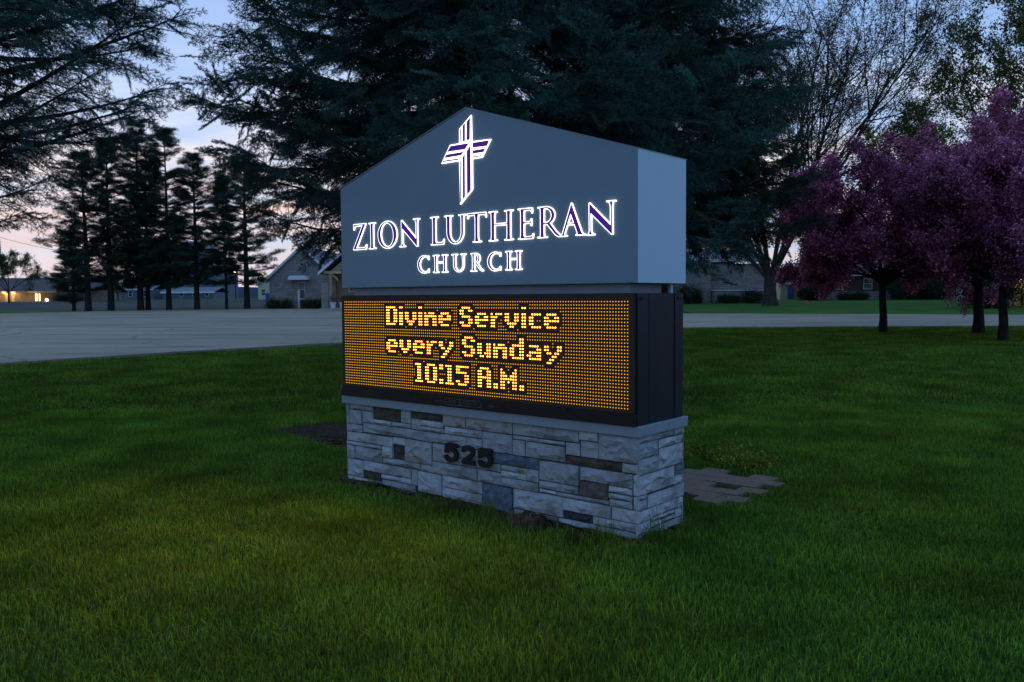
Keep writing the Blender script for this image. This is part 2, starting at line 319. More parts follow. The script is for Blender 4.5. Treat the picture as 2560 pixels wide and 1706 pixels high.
# ------------------------------------------------------------------ ground, lot, field
def axis(parts):
    out = []
    for a, b, n in parts: out += list(np.linspace(a, b, n, endpoint=False))
    return out + [parts[-1][1]]
xs = axis([(-1500, -200, 6), (-200, -60, 8), (-60, 60, 48), (60, 200, 8), (200, 1500, 6)])
ys = axis([(-80, -5, 6), (-5, 20, 30), (20, 140, 60), (140, 400, 8), (400, 3000, 8)])
def sheet(name, xs, ys, zoff, m, wob=0.0):
    b = MB(); r = random.Random(3)
    b.v = [(x, y, T(y) + zoff + (r.uniform(-wob, wob) if 0 < y < 40 else 0)) for y in ys for x in xs]; nx = len(xs)
    b.f = [(j * nx + i, j * nx + i + 1, (j + 1) * nx + i + 1, (j + 1) * nx + i) for j in range(len(ys) - 1) for i in range(nx - 1)]; b.m = [0] * len(b.f)
    return tag(b.build(name, m, smooth=True), kind='structure')
sheet('lawn', xs, ys, 0.0, MATS['lawn_soil'])
def poly_sheet(name, near, far, zoff, m, n=14):
    """a strip of ground between two edge lines given as point lists of equal length, draped on the terrain"""
    b = MB(); k = len(near)
    for j in range(n + 1):
        t = j / n
        for (x0, y0), (x1, y1) in zip(near, far):
            x, y = x0 + (x1 - x0) * t, y0 + (y1 - y0) * t
            b.v.append((x, y, T(y) + zoff))
    b.f = [(j * k + i, j * k + i + 1, (j + 1) * k + i + 1, (j + 1) * k + i) for j in range(n) for i in range(k - 1)]; b.m = [0] * len(b.f)
    return tag(b.build(name, m, smooth=True), kind='structure')
LOT_NEAR = [(-60, -22), (-30, 5), (-18, 16.2), (-12.76, 20.97), (-10.0, 23.94), (-5.68, 27.8), (-1.0, 31.5), (3.2, 34.4), (7.5, 35.8), (14, 35.7), (21.6, 35.5), (60, 34.8)]
LOT_FAR = [(-95, 56), (-62, 59.5), (-46, 61.4), (-37.9, 62.6), (-33.5, 66), (-28.8, 69.0), (-20.0, 70.2), (-9, 68.4), (2, 60), (11, 53.0), (28.8, 47.5), (78, 39)]
def fine(line, n=4, amp=0.12):
    r = random.Random(5); out = []
    for (x0, y0), (x1, y1) in zip(line, line[1:]):
        for i in range(n):
            t = i / n; out.append((x0 + (x1 - x0) * t + r.uniform(-amp, amp), y0 + (y1 - y0) * t + r.uniform(-amp, amp)))
    return out + [line[-1]]
LN, LF = fine(LOT_NEAR, 10, 0.10), fine(LOT_FAR, 10, 0.12)
poly_sheet('parking_lot', LN, LF, 0.03, MATS['asphalt'])
r5 = random.Random(11)
poly_sheet('dirt_verge', [(x + 0.1, y - 0.22 - 0.65 * r5.random() * (1 if -9 < x < 5 else 0.35)) for x, y in LN], [(x - 0.25, y + 0.45) for x, y in LN], 0.036, MATS['dirt'], 2)
poly_sheet('dirt_verge', [(x, y - 0.2) for x, y in LF if x > 6], [(x, y + 0.22 + 0.5 * r5.random()) for x, y in LF if x > 6], 0.016, MATS['dirt'], 2)
poly_sheet('plowed_field', [(-260, 71.5), (-60, 71.5), (-38, 72.5), (-20, 75), (-18, 76), (40, 130)], [(-300, 121), (-70, 121), (-58, 121), (-40, 122), (-30, 122), (20, 134)], 0.02, MATS['field_soil'])
poly_sheet('far_lawn', [(-300, 121), (-70, 121), (-40, 122), (-10, 122)], [(-300, 190), (-70, 190), (-40, 190), (0, 190)], 0.03, MATS['far_grass'])
poly_sheet('church_lawn', [(11.6, 53.4), (28.8, 48.0), (78, 39.6)], [(13, 112), (60, 112), (140, 112)], 0.012, MATS['far_grass'])
poly_sheet('pine_verge', [(-95, 56.4), (-62, 59.8), (-46, 61.7), (-37.9, 62.9), (-33.5, 66.3), (-28.8, 69.3), (-20.6, 70.6)], [(-95, 71.6), (-62, 71.6), (-46, 72), (-38, 72.6), (-33, 73.2), (-28, 73.8), (-20.6, 75)], 0.012, MATS['far_grass'])
# a far wood along the horizon
b = MB(); r = random.Random(21); prev = 8.0; pts = []
for i in range(160):
    x = -700 + i * 9.0; prev += r.uniform(-1.4, 1.4); prev = min(max(prev, 4.5), 10.5); pts.append((x, prev))
for (x0, h0), (x1, h1) in zip(pts, pts[1:]):
    b.add([(x0, 620, 0), (x1, 620, 0), (x1, 624, h1), (x0, 624, h0), (x0, 660, h0 * 0.9), (x1, 660, h1 * 0.9)], [(0, 1, 2, 3), (3, 2, 5, 4)])
tag(b.build('distant_wood', MATS['far_wood']), 'low dark line of trees far off on the horizon', 'wood', kind='stuff')

# ------------------------------------------------------------------ the sign
UDIR = Vector((0.7657, -0.6432, 0)); SIGN_O = Vector((-1.628, 8.2286, 0.0)); SIGN_RZ = math.atan2(-0.6432, 0.7657)
sign = empty('church_sign', SIGN_O, SIGN_RZ)
tag(sign, 'gabled slate grey church sign with lit letters, amber display and stone base', 'sign')
Z0 = 1.78                                          # height of the top row of lamps
UC = 1.613
def sp(name, m, x0, x1, y0, y1, z0, z1, parent=sign, bevel=0.0): return box(name, MATS[m], parent, x0, x1, y0, y1, z0, z1, bevel)
# stone base
core = sp('stone_base', 'mortar', -0.045, 3.271, 0.075, 0.715, -0.15, 0.775)
FRONT_STONES=[(-0.062,-0.02,0.587,0.783,'g'),(-0.015,0.335,0.728,0.783,'g'),(-0.013,0.167,0.587,0.722,'g'),(0.174,0.334,0.613,0.723,'g'),(0.341,0.721,0.66,0.781,'d'),(0.728,0.861,0.659,0.781,'g'),(0.867,1.274,0.712,0.781,'d'),(0.339,0.586,0.613,0.655,'l'),(0.591,0.863,0.612,0.653,'g'),(-0.06,0.172,0.508,0.582,'g'),(0.18,1.555,0.517,0.606,'g'),(0.868,0.986,0.613,0.707,'w'),(0.991,1.274,0.657,0.707,'l'),(0.992,1.288,0.612,0.651,'g'),(-0.062,0.602,0.415,0.502,'l'),(0.608,0.776,0.446,0.511,'l'),(-0.062,0.194,0.376,0.407,'l'),(0.2,0.461,0.375,0.407,'g'),(-0.062,0.058,0.24,0.37,'g'),(0.065,0.463,0.244,0.368,'g'),(0.468,0.608,0.31,0.41,'l'),(0.615,0.775,0.309,0.441,'b'),(0.782,1.135,0.309,0.511,'w'),(0.468,0.976,0.245,0.304,'g'),(0.981,1.134,0.24,0.304,'g'),(-0.062,0.177,0.069,0.233,'l'),(0.184,0.642,0.145,0.237,'l'),(0.184,0.428,0.069,0.138,'b'),(0.434,0.721,0.095,0.137,'l'),(0.726,0.859,0.095,0.147,'l'),(0.648,0.858,0.153,0.237,'g'),(0.865,0.943,0.093,0.239,'w'),(0.948,1.252,0.046,0.233,'l'),(-0.062,0.016,-0.039,0.063,'l'),(0.021,0.443,-0.019,0.063,'l'),(0.448,0.906,-0.008,0.087,'g'),(1.279,1.552,0.684,0.783,'w'),(1.557,2.08,0.682,0.783,'w'),(1.294,1.744,0.613,0.677,'l'),(1.75,2.08,0.516,0.676,'g'),(1.56,1.742,0.514,0.606,'g'),(1.141,1.473,0.352,0.51,'w'),(1.48,1.842,0.421,0.507,'g'),(1.479,1.952,0.352,0.416,'g'),(1.848,2.361,0.422,0.511,'u'),(1.959,2.23,0.373,0.415,'w'),(1.957,2.23,0.319,0.368,'l'),(2.235,2.36,0.32,0.415,'g'),(1.14,1.681,0.241,0.347,'g'),(1.686,1.952,0.241,0.345,'g'),(1.957,2.359,0.241,0.313,'g'),(1.258,1.736,0.131,0.235,'l'),(1.259,1.734,0.038,0.126,'l'),(1.741,2.077,0.001,0.233,'u'),(2.084,2.596,0.07,0.235,'l'),(2.087,2.754,0.685,0.781,'g'),(2.085,2.356,0.646,0.678,'g'),(2.362,2.624,0.647,0.677,'g'),(2.085,2.22,0.516,0.641,'g'),(2.225,2.622,0.516,0.64,'g'),(2.76,2.934,0.712,0.782,'l'),(2.773,2.936,0.581,0.705,'g'),(2.941,3.288,0.582,0.781,'g'),(2.63,2.767,0.58,0.677,'g'),(2.629,3.147,0.509,0.575,'d'),(3.152,3.288,0.507,0.576,'w'),(2.367,2.753,0.347,0.504,'g'),(2.366,2.753,0.281,0.34,'g'),(2.365,2.538,0.242,0.273,'l'),(2.543,3.036,0.243,0.271,'g'),(2.761,3.24,0.395,0.5,'g'),(2.759,3.026,0.277,0.39,'r'),(3.033,3.24,0.343,0.39,'l'),(3.032,3.243,0.298,0.337,'g'),(3.041,3.243,0.238,0.293,'g'),(3.247,3.288,0.342,0.5,'l'),(3.249,3.288,0.239,0.335,'l'),(2.601,3.049,0.137,0.233,'l'),(3.054,3.288,0.136,0.232,'l'),(2.602,2.877,0.07,0.131,'k'),(2.883,3.288,0.07,0.13,'l'),(2.552,2.926,-0.011,0.064,'l'),(0.023,3.285,-0.043,-0.027,'g'),(0.917,1.731,-0.007,0.027,'g'),(2.087,2.541,-0.007,0.063,'g'),(2.933,3.285,-0.019,0.063,'g')]
SIDE_STONES=[(0.048,0.575,0.732,0.782,'g'),(0.581,0.74,0.728,0.782,'g'),(0.047,0.348,0.615,0.727,'g'),(0.353,0.74,0.659,0.722,'l'),(0.354,0.738,0.495,0.653,'l'),(0.05,0.346,0.494,0.609,'g'),(0.048,0.588,0.344,0.488,'l'),(0.595,0.74,0.406,0.49,'u'),(0.594,0.74,0.33,0.401,'l'),(0.045,0.179,0.307,0.339,'g'),(0.045,0.181,0.228,0.301,'g'),(0.186,0.74,0.228,0.324,'l'),(0.046,0.252,0.138,0.222,'l'),(0.258,0.65,0.145,0.222,'l'),(0.656,0.74,0.137,0.222,'l'),(0.258,0.61,0.11,0.139,'g'),(0.617,0.74,0.067,0.131,'l'),(0.047,0.236,0.047,0.133,'l'),(0.244,0.39,0.069,0.104,'l'),(0.299,0.74,-0.049,0.061,'g'),(0.046,0.29,-0.049,0.039,'g'),(0.244,0.29,0.041,0.057,'g'),(0.4,0.608,0.071,0.099,'g')]
def rough_stone(w, h, d, seed, amp=0.016):
    """split-faced block: a grid of uneven points in front, rounded towards its edges (x across, -y out, z up)"""
    r = random.Random(seed); nx = max(2, min(7, int(w / 0.055))); nz = max(2, min(5, int(h / 0.033))); b = MB(); idx = {}
    for j in range(nz + 1):
        for i in range(nx + 1):
            ex = i in (0, nx); ez = j in (0, nz)
            x = w * i / nx + (r.uniform(-.35, .35) * w / nx if not ex else r.uniform(0, 0.0035) * (1 if i == 0 else -1))
            z = h * j / nz + (r.uniform(-.3, .3) * h / nz if not ez else r.uniform(0, 0.0035) * (1 if j == 0 else -1))
            y = -d + (0.009 if (ex or ez) else r.uniform(-amp, amp * 0.6))
            idx[i, j] = len(b.v); b.v.append((x, y, z))
    for j in range(nz):
        for i in range(nx):
            q = (idx[i, j], idx[i + 1, j], idx[i + 1, j + 1], idx[i, j + 1])
            if r.random() < 0.5: b.f += [(q[0], q[1], q[2]), (q[0], q[2], q[3])]
            else: b.f += [(q[0], q[1], q[3]), (q[1], q[2], q[3])]
    rim = [(i, 0) for i in range(nx)] + [(nx, j) for j in range(nz)] + [(i, nz) for i in range(nx, 0, -1)] + [(0, j) for j in range(nz, 0, -1)]
    back = []
    for k in rim: v = b.v[idx[k]]; back.append(len(b.v)); b.v.append((v[0], 0.0, v[2]))
    for a in range(len(rim)):
        c = (a + 1) % len(rim); b.f.append((idx[rim[c]], idx[rim[a]], back[a], back[c]))
    b.m = [0] * len(b.f); return b
k = 0
for (u0, u1, z0, z1, c) in FRONT_STONES:
    k += 1; prot = 0.035 + rnd.uniform(-0.006, 0.010) + (-0.006 if c in 'dbk' else 0)
    o = rough_stone(u1 - u0, z1 - z0, prot, k).build('stone', MATS['stone_' + c], core); o.location = (u0, 0.0755, z0)
for (d0, d1, z0, z1, c) in SIDE_STONES:
    k += 1; o = rough_stone(d1 - d0, z1 - z0, 0.022 + rnd.uniform(-0.005, 0.008), k).build('stone', MATS['stone_' + c], core)
    o.location = (3.2705, d0, z0); o.rotation_euler = (0, 0, math.pi / 2)
# left end and back: coursed the same way
def course(u0, u1, place):
    global k
    z = -0.05
    while z < 0.74:
        h = min(rnd.uniform(0.06, 0.17), 0.783 - z); u = u0
        if 0.783 - z - h < 0.05: h = 0.783 - z
        while u < u1 - 0.02:
            w = min(rnd.uniform(0.15, 0.6), u1 - u)
            if u1 - u - w < 0.1: w = u1 - u
            k += 1; c = rnd.choice('ggllgwlgd'); place(rough_stone(w - 0.005, h - 0.005, 0.024, k).build('stone', MATS['stone_' + c], core), u, z); u += w
        z += h
def pl(o, u, z): o.location = (-0.0455, 0.74 - (u - 0.045), z); o.rotation_euler = (0, 0, -math.pi / 2)
course(0.045, 0.74, pl)
def pb(o, u, z): o.location = (3.288 - (u + 0.062), 0.7155, z); o.rotation_euler = (0, 0, math.pi)
course(-0.062, 3.288, pb)
cap = sp('cap', 'cap_paint', -0.087, 3.313, 0.015, 0.762, 0.785, 0.862, bevel=0.004)
# house number
def poly_sd(P, X, Y):
    """signed distance to a closed polygon (negative inside)"""
    d = np.full(X.shape, 1e9); inside = np.zeros(X.shape, bool); n = len(P)
    for i in range(n):
        (x0, y0), (x1, y1) = P[i], P[(i + 1) % n]
        ex, ey = x1 - x0, y1 - y0; L2 = ex * ex + ey * ey + 1e-18
        t = np.clip(((X - x0) * ex + (Y - y0) * ey) / L2, 0, 1)
        d = np.minimum(d, (X - x0 - t * ex) ** 2 + (Y - y0 - t * ey) ** 2)
        c = (y0 > Y) != (y1 > Y)
        with np.errstate(divide='ignore', invalid='ignore'):
            inside ^= c & (X < (x1 - x0) * (Y - y0) / (y1 - y0 + (1e-18 if y1 == y0 else 0)) + x0)
    d = np.sqrt(d); return np.where(inside, -d, d)
def line_sd(pts, X, Y):
    d = np.full(X.shape, 1e9)
    for (x0, y0), (x1, y1) in zip(pts, pts[1:]):
        ex, ey = x1 - x0, y1 - y0; L2 = ex * ex + ey * ey + 1e-18
        t = np.clip(((X - x0) * ex + (Y - y0) * ey) / L2, 0, 1)
        d = np.minimum(d, (X - x0 - t * ex) ** 2 + (Y - y0 - t * ey) ** 2)
    return np.sqrt(d)
def contours(D, x0, y0, g):
    """closed zero lines of a sampled distance field"""
    nx, ny = D.shape; segs = {}
    def pt(a, b):
        va, vb = D[a], D[b]; t = va / (va - vb)
        return (x0 + (a[0] + (b[0] - a[0]) * t) * g, y0 + (a[1] + (b[1] - a[1]) * t) * g)
    q4 = np.stack([D[:-1, :-1], D[1:, :-1], D[:-1, 1:], D[1:, 1:]]); act = np.argwhere((q4.min(0) < 0) & (q4.max(0) >= 0))
    pos = {}
    for i, j in act:
        i, j = int(i), int(j); c = [(i, j), (i + 1, j), (i + 1, j + 1), (i, j + 1)]; s = [D[q] < 0 for q in c]
        ed = []
        for e in range(4):
            a, b_ = c[e], c[(e + 1) % 4]
            if s[e] != s[(e + 1) % 4]:
                key = (min(a, b_), max(a, b_)); pos[key] = pt(*key); ed.append((key, s[e]))
        outs = [q for q, f in ed if f]; ins = [q for q, f in ed if not f]
        for a, b_ in zip(outs, ins): segs.setdefault(a, []).append(b_)
    loops = []
    while segs:
        st = next(iter(segs)); cur = st; lp = []
        while cur in segs:
            nxt = segs[cur].pop()
            if not segs[cur]: del segs[cur]
            lp.append(pos[cur]); cur = nxt
            if cur == st: break
        if len(lp) > 8: loops.append(simplify(lp, 0.00035))
    return loops
def simplify(p, tol):
    P = np.array(p); n = len(P); keep = np.zeros(n, bool); far = int(np.argmax(((P - P[0]) ** 2).sum(1))); keep[0] = keep[far] = True
    P2 = np.vstack([P, P[:1]]); st = [(0, far), (far, n)]
    while st:
        a, b_ = st.pop()
        if b_ - a < 2: continue
        v = P2[b_] - P2[a]; L = np.hypot(*v) + 1e-12; w = P2[a + 1:b_] - P2[a]; d = np.abs(w[:, 0] * v[1] - w[:, 1] * v[0]) / L; i = int(np.argmax(d))
        if d[i] > tol: keep[a + 1 + i] = True; st += [(a, a + 1 + i), (a + 1 + i, b_)]
    return [tuple(q) for q in P[keep]]
def plate(loops, yf, yb):
    """flat shape with holes in (x, z): face at yf, sides back to yb"""
    b = MB(); flat = [q for l in loops for q in l]; n = len(flat)
    tri = tessellate_polygon([[Vector((x, z, 0)) for x, z in l] for l in loops])
    b.v = [(x, yf, z) for x, z in flat] + [(x, yb, z) for x, z in flat]
    for t in tri:
        (ax, az), (bx, bz), (cx_, cz) = (flat[i] for i in t)
        b.f.append(tuple(t) if (bx - ax) * (cz - az) - (bz - az) * (cx_ - ax) > 0 else tuple(reversed(t)))
    o = 0
    for l in loops:
        m = len(l)
        for i in range(m): a, c = o + i, o + (i + 1) % m; b.f.append((a, a + n, c + n, c))
        o += m
    b.m = [0] * len(b.f); return b
def field(x0, x1, y0, y1, g):
    gx = np.arange(x0, x1, g); gy = np.arange(y0, y1, g); return np.meshgrid(gx, gy, indexing='ij')
def arc(cx_, cy_, rx, ry, a0, a1, n=24, rot=0.0):
    out = []
    for i in range(n + 1):
        a = math.radians(a0 + (a1 - a0) * i / n); x, y = rx * math.cos(a), ry * math.sin(a)
        out.append((cx_ + x * math.cos(rot) - y * math.sin(rot), cy_ + x * math.sin(rot) + y * math.cos(rot)))
    return out
FIVE = [[(0.142, 0.147), (0.032, 0.147), (0.024, 0.092)], [(0.024, 0.090)] + arc(0.078, 0.066, 0.066, 0.050, 145, -150, 20)]
TWO = [arc(0.080, 0.112, 0.058, 0.037, 165, -38, 16) + [(0.026, 0.020), (0.150, 0.018)]]
for u, D in ((1.325, FIVE), (1.527, TWO), (1.722, FIVE)):
    X, Y = field(-0.02, 0.2, -0.02, 0.2, 0.003)
    sd = np.minimum.reduce([line_sd(l, X, Y) for l in D]) - 0.0185
    lp = contours(sd, -0.02, -0.02, 0.003); o = plate(lp, 0.006, 0.03).build('digit', MATS['number_black'], sign); o.location = (u, 0, 0.377)
# amber display
disp = sp('display_cabinet', 'black_metal', -0.06, 3.285, 0.03, 0.72, 0.862, 1.842)
sp('display_face', 'lamp_panel', -0.052, 3.277, 0.006, 0.0295, 0.957, 1.838, disp)
sp('display_sill', 'black_face', -0.066, 3.288, -0.006, 0.0295, 0.866, 0.953, disp, 0.003)
for d0, d1, out in ((0.036, 0.185, 0.006), (0.205, 0.565, 0.002), (0.585, 0.714, 0.006)):
    sp('side_panel', 'black_metal', 3.2855, 3.2855 + out, d0, d1, 0.868, 1.836, disp, 0.002)
for d0 in (0.07, 0.10, 0.63, 0.66): sp('latch', 'black_metal', 3.2925, 3.299, d0, d0 + 0.02, 1.79, 1.81, disp)
sp('latch', 'steel_pole', -0.078, -0.0665, 0.0, 0.03, 0.925, 0.957, disp)
GL = {'D': ['#####.', '##..##', '##..##', '##..##', '##..##', '##..##', '#####.'], 'i': ['##', '..', '##', '##', '##', '##', '##'],
      'v': ['......', '......', '##..##', '##..##', '##..##', '.####.', '..##..'], 'n': ['......', '......', '#.###.', '######', '##..##', '##..##', '##..##'],
      'e': ['......', '......', '.####.', '##..##', '######', '##....', '.####.'], 'S': ['.####.', '##..##', '##....', '.####.', '....##', '##..##', '.####.'],
      'r': ['.....', '.....', '#.###', '###..', '##...', '##...', '##...'], 'c': ['.....', '.....', '.####', '##...', '##...', '##...', '.####'],
      'y': ['.......', '.......', '##...##', '##...##', '.##.##.', '...##..', '..##...', '.##....'], 'u': ['......', '......', '##..##', '##..##', '##..##', '##.###', '.##.##'],
      'd': ['....##', '....##', '.#####', '##..##', '##..##', '##..##', '.#####'], 'a': ['......', '......', '.####.', '....##', '.#####', '##..##', '.#####'],
      '1': ['###.', '.##.', '.##.', '.##.', '.##.', '.##.', '####'], '0': ['.####.', '##..##', '##..##', '##..##', '##..##', '##..##', '.####.'],
      ':': ['##', '##', '..', '..', '..', '##', '##'], '5': ['######', '##....', '#####.', '....##', '....##', '##..##', '.####.'],
      'A': ['.####.', '##..##', '##..##', '######', '##..##', '##..##', '##..##'], '.': ['..', '..', '..', '..', '..', '##', '##'],
      'M': ['#.....#', '##...##', '###.###', '#######', '##.#.##', '##...##', '##...##']}
lit = np.zeros((128, 32), bool)
for row, words in ((2, ((24, 'Divine'), (61, 'Service'))), (12, ((24, 'every'), (62, 'Sunday'))), (22, ((39, '10:15'), (69, 'A.M.')))):
    for c0, w in words:
        c = c0
        for ch in w:
            g = GL[ch]
            for j, line in enumerate(g):
                for i, q in enumerate(line):
                    if q == '#': lit[c + i, row + j] = True
            c += len(g[0]) + 1
halo = lit.copy()
for dx in (-1, 0, 1):
    for dy in (-1, 0, 1):
        s = np.zeros_like(lit); s[max(0, dx):128 + min(0, dx), max(0, dy):32 + min(0, dy)] = lit[max(0, -dx):128 + min(0, -dx), max(0, -dy):32 + min(0, -dy)]; halo |= s
def lamps(name, mask, rad, m, dep):
    b = MB(); PITCH = 0.0254
    for i, j in np.argwhere(mask):
        cu, cz = i * PITCH, Z0 - j * PITCH; o = len(b.v)
        for (rr, yy) in ((rad, 0.0055), (rad * 0.8, 0.0055 - dep)):
            for q in range(6): a = math.pi * q / 3; b.v.append((cu + rr * math.cos(a), yy, cz + rr * math.sin(a)))
        b.f.append(tuple(o + 6 + q for q in range(6)))
        for q in range(6): b.f.append((o + q, o + (q + 1) % 6, o + 6 + (q + 1) % 6, o + 6 + q))
    b.m = [0] * len(b.f); return tag(b.build(name, MATS[m], disp), kind='stuff')
tag(lamps('background_lamps', ~halo, 0.0042, 'led_yellow', 0.004), 'dim yellow lamps filling the display around the message')
tag(lamps('message_lamps', lit, 0.0064, 'led_message', 0.006), 'bright amber lamps spelling the service times')
# what the lamps throw out onto the grass
ld = bpy.data.lights.new('display_light', 'AREA'); ld.shape = 'RECTANGLE'; ld.size = 3.2; ld.size_y = 0.78; ld.energy = 50; ld.color = (1.0, 0.50, 0.04); ld.spread = math.radians(150)
lo = bpy.data.objects.new('display_light', ld); col.objects.link(lo); lo.parent = disp; lo.location = (1.613, -0.004, 1.386); lo.rotation_euler = (-math.pi / 2, 0, 0)
# maker's plate
mp_ = sp('maker_plate', 'black_face', 1.18, 2.02, -0.0085, -0.0065, 0.878, 0.948, disp)
def lettering(txt, x, z, size, m, parent, y, sx=1.0, name='lettering'):
    c = bpy.data.curves.new(name, 'FONT'); c.body = txt; c.size = size; c.extrude = 0.0004; c.align_x = 'CENTER'; c.align_y = 'CENTER'; c.resolution_u = 3
    tmp = bpy.data.objects.new(name, c); col.objects.link(tmp); me = bpy.data.meshes.new_from_object(tmp.evaluated_get(bpy.context.evaluated_depsgraph_get()))
    bpy.data.objects.remove(tmp); o = bpy.data.objects.new(name, me); col.objects.link(o); o.parent = parent; o.location = (x, y, z); o.rotation_euler = (math.pi / 2, 0, 0); o.scale = (sx, 1, 1)
    me.materials.clear(); me.materials.append(MATS[m]); return o
lettering('www.', 1.29, 0.911, 0.030, 'label_grey', mp_, -0.0093, 1.4); lettering('.com', 1.90, 0.911, 0.030, 'label_grey', mp_, -0.0093, 1.4)
lettering('ACE', 1.45, 0.913, 0.038, 'label_grey', mp_, -0.0093, 1.3); lettering('S', 1.545, 0.908, 0.075, 'label_grey', mp_, -0.0093, 1.0)
lettering('IGN CO.', 1.665, 0.913, 0.038, 'label_grey', mp_, -0.0093, 1.2)
X, Y = field(1.33, 1.84, 0.87, 0.955, 0.002)
oval = [(1.39, 0.939), (1.77, 0.939)] ; sd = np.abs(line_sd([(1.385, 0.912), (1.765, 0.912)], X, Y) - 0.027) - 0.0022
plate(contours(sd, 1.33, 0.87, 0.002), -0.0093, -0.0085).build('oval_ring', MATS['label_grey'], mp_)
# neck between display and cabinet
sp('neck', 'neck_paint', 0.03, 3.19, 0.10, 0.55, 1.8425, 1.914)
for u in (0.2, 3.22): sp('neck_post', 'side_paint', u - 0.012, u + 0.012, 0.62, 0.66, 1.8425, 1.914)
# gabled cabinet
gab = [(-0.069, 1.917), (3.295, 1.917), (3.295, 2.880), (UC, 3.413), (-0.069, 2.880)]
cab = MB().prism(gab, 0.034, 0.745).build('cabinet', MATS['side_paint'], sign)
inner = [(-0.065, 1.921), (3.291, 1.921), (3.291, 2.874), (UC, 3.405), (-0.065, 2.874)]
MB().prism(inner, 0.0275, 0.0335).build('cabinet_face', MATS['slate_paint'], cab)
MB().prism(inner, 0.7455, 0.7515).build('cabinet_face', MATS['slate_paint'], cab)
b = MB()
for x0, z0, x1, z1 in ((UC, 3.4135, 3.297, 2.8805), (-0.071, 2.8805, UC, 3.4135)):
    b.add([(x0, 0.022, z0), (x1, 0.022, z1), (x1, 0.757, z1), (x0, 0.757, z0), (x0, 0.022, z0 + 0.007), (x1, 0.022, z1 + 0.007), (x1, 0.757, z1 + 0.007), (x0, 0.757, z0 + 0.007)],
          [(0, 3, 2, 1), (4, 5, 6, 7), (0, 1, 5, 4), (1, 2, 6, 5), (2, 3, 7, 6), (3, 0, 4, 7)])
b.build('roof_flashing', MATS['neck_paint'], cab)
scr = MB().tube([(0, 0, 0), (0, 0.004, 0)], 0.006, 6).mesh('screw')
scr.materials.append(MATS['neck_paint'])
for u, z in [(0.25 + i * 0.68, 1.94) for i in range(5)] + [(0.1, 2.86), (3.26, 2.85), (3.26, 2.45), (2.45, 3.11), (2.9, 2.97)]:
    o = bpy.data.objects.new('screw', scr); col.objects.link(o); o.parent = cab; o.location = (u, 0.0235, z)
# lit letters: white acrylic bodies with purple faces
BORD = 0.0054
def stem(a, b_, top, bot, fl=0.004): return [(a - fl, top), (b_ + fl, top), (b_, top - 0.03), (b_, bot + 0.03), (b_ + fl, bot), (a - fl, bot), (a, bot + 0.03), (a, top - 0.03)]
def N_(o): return ([[(.808 + o, .738), (1.0 + o, .562), (1.014 + o, .500), (1.004 + o, .500), (.816 + o, .668)],
                    [(.807 + o, .737), (.820 + o, .70), (.821 + o, .53), (.834 + o, .503), (.803 + o, .503), (.809 + o, .53)],
                    [(.988 + o, .739), (1.016 + o, .739), (1.011 + o, .70), (1.012 + o, .502), (.999 + o, .55), (.998 + o, .70)]],
                   [[(.779 + o, .503), (.852 + o, .503)], [(.964 + o, .740), (1.040 + o, .740)]])
def H_(s1, s2, w, t, b_, sf):
    m = (t + b_) / 2 + 0.012
    ser = [[(c - sf, z), (c + sf, z)] for c in (s1 + w / 2, s2 + w / 2) for z in (t + .001, b_ - .001)]
    hb = 0.0045 if w > .025 else 0.0022
    return [stem(s1, s1 + w, t, b_), stem(s2, s2 + w, t, b_), [(s1 + w * .5, m - hb), (s2 + w * .5, m - hb), (s2 + w * .5, m + hb), (s1 + w * .5, m + hb)]], ser
def U_(a, b_, c, d, t, bot, ic, irx, sf):
    mid = (a + d) / 2; yb = bot + (d - a) * .52
    P = [(a - .003, t), (a, t - .03)] + arc(mid, yb, (d - a) / 2, yb - bot, 180, 360) + [(d, t - .03), (d + .003, t), (c - .003, t), (c, t - .03)] + arc(ic, yb, irx, yb - bot - .011 * (1 if t > .5 else .5), 360, 180) + [(b_, t - .03), (b_ + .003, t)]
    return [P], [[((a + b_) / 2 - sf, t + .001), ((a + b_) / 2 + sf, t + .001)], [((c + d) / 2 - sf * .9, t + .001), ((c + d) / 2 + sf * .9, t + .001)]]
def C_(o): return ([arc(1.095 + o, .332, .079, .075, 48, 312, 40) + arc(1.106 + o, .332, .066, .068, 306, 54, 40),
                    [(1.140 + o, .400), (1.150 + o, .402), (1.150 + o, .380)], [(1.140 + o, .264), (1.152 + o, .262), (1.151 + o, .284)]],
                   [[(1.148 + o, .402), (1.150 + o, .374)], [(1.150 + o, .262), (1.151 + o, .288)]])
def R_(s, w, t, b_, br, ir, cx0, leg, sf, hb):
    ymid = t - (t - b_) * .285; ry = (t - b_) * .285
    bowl_o = [(s, t)] + arc(cx0, ymid, br - cx0, ry, 90, -90) + [(s, ymid - ry)]
    return [('diff', bowl_o, [(s + w, t - hb)] + arc(cx0 - .004, ymid, ir - cx0 + .004, ry - hb, 90, -90) + [(s + w, ymid - ry + hb)]),
            stem(s, s + w, t, b_), leg], [[(s - sf * .6, t), (s + w, t)], [(s + w / 2 - sf, b_), (s + w / 2 + sf, b_)]]
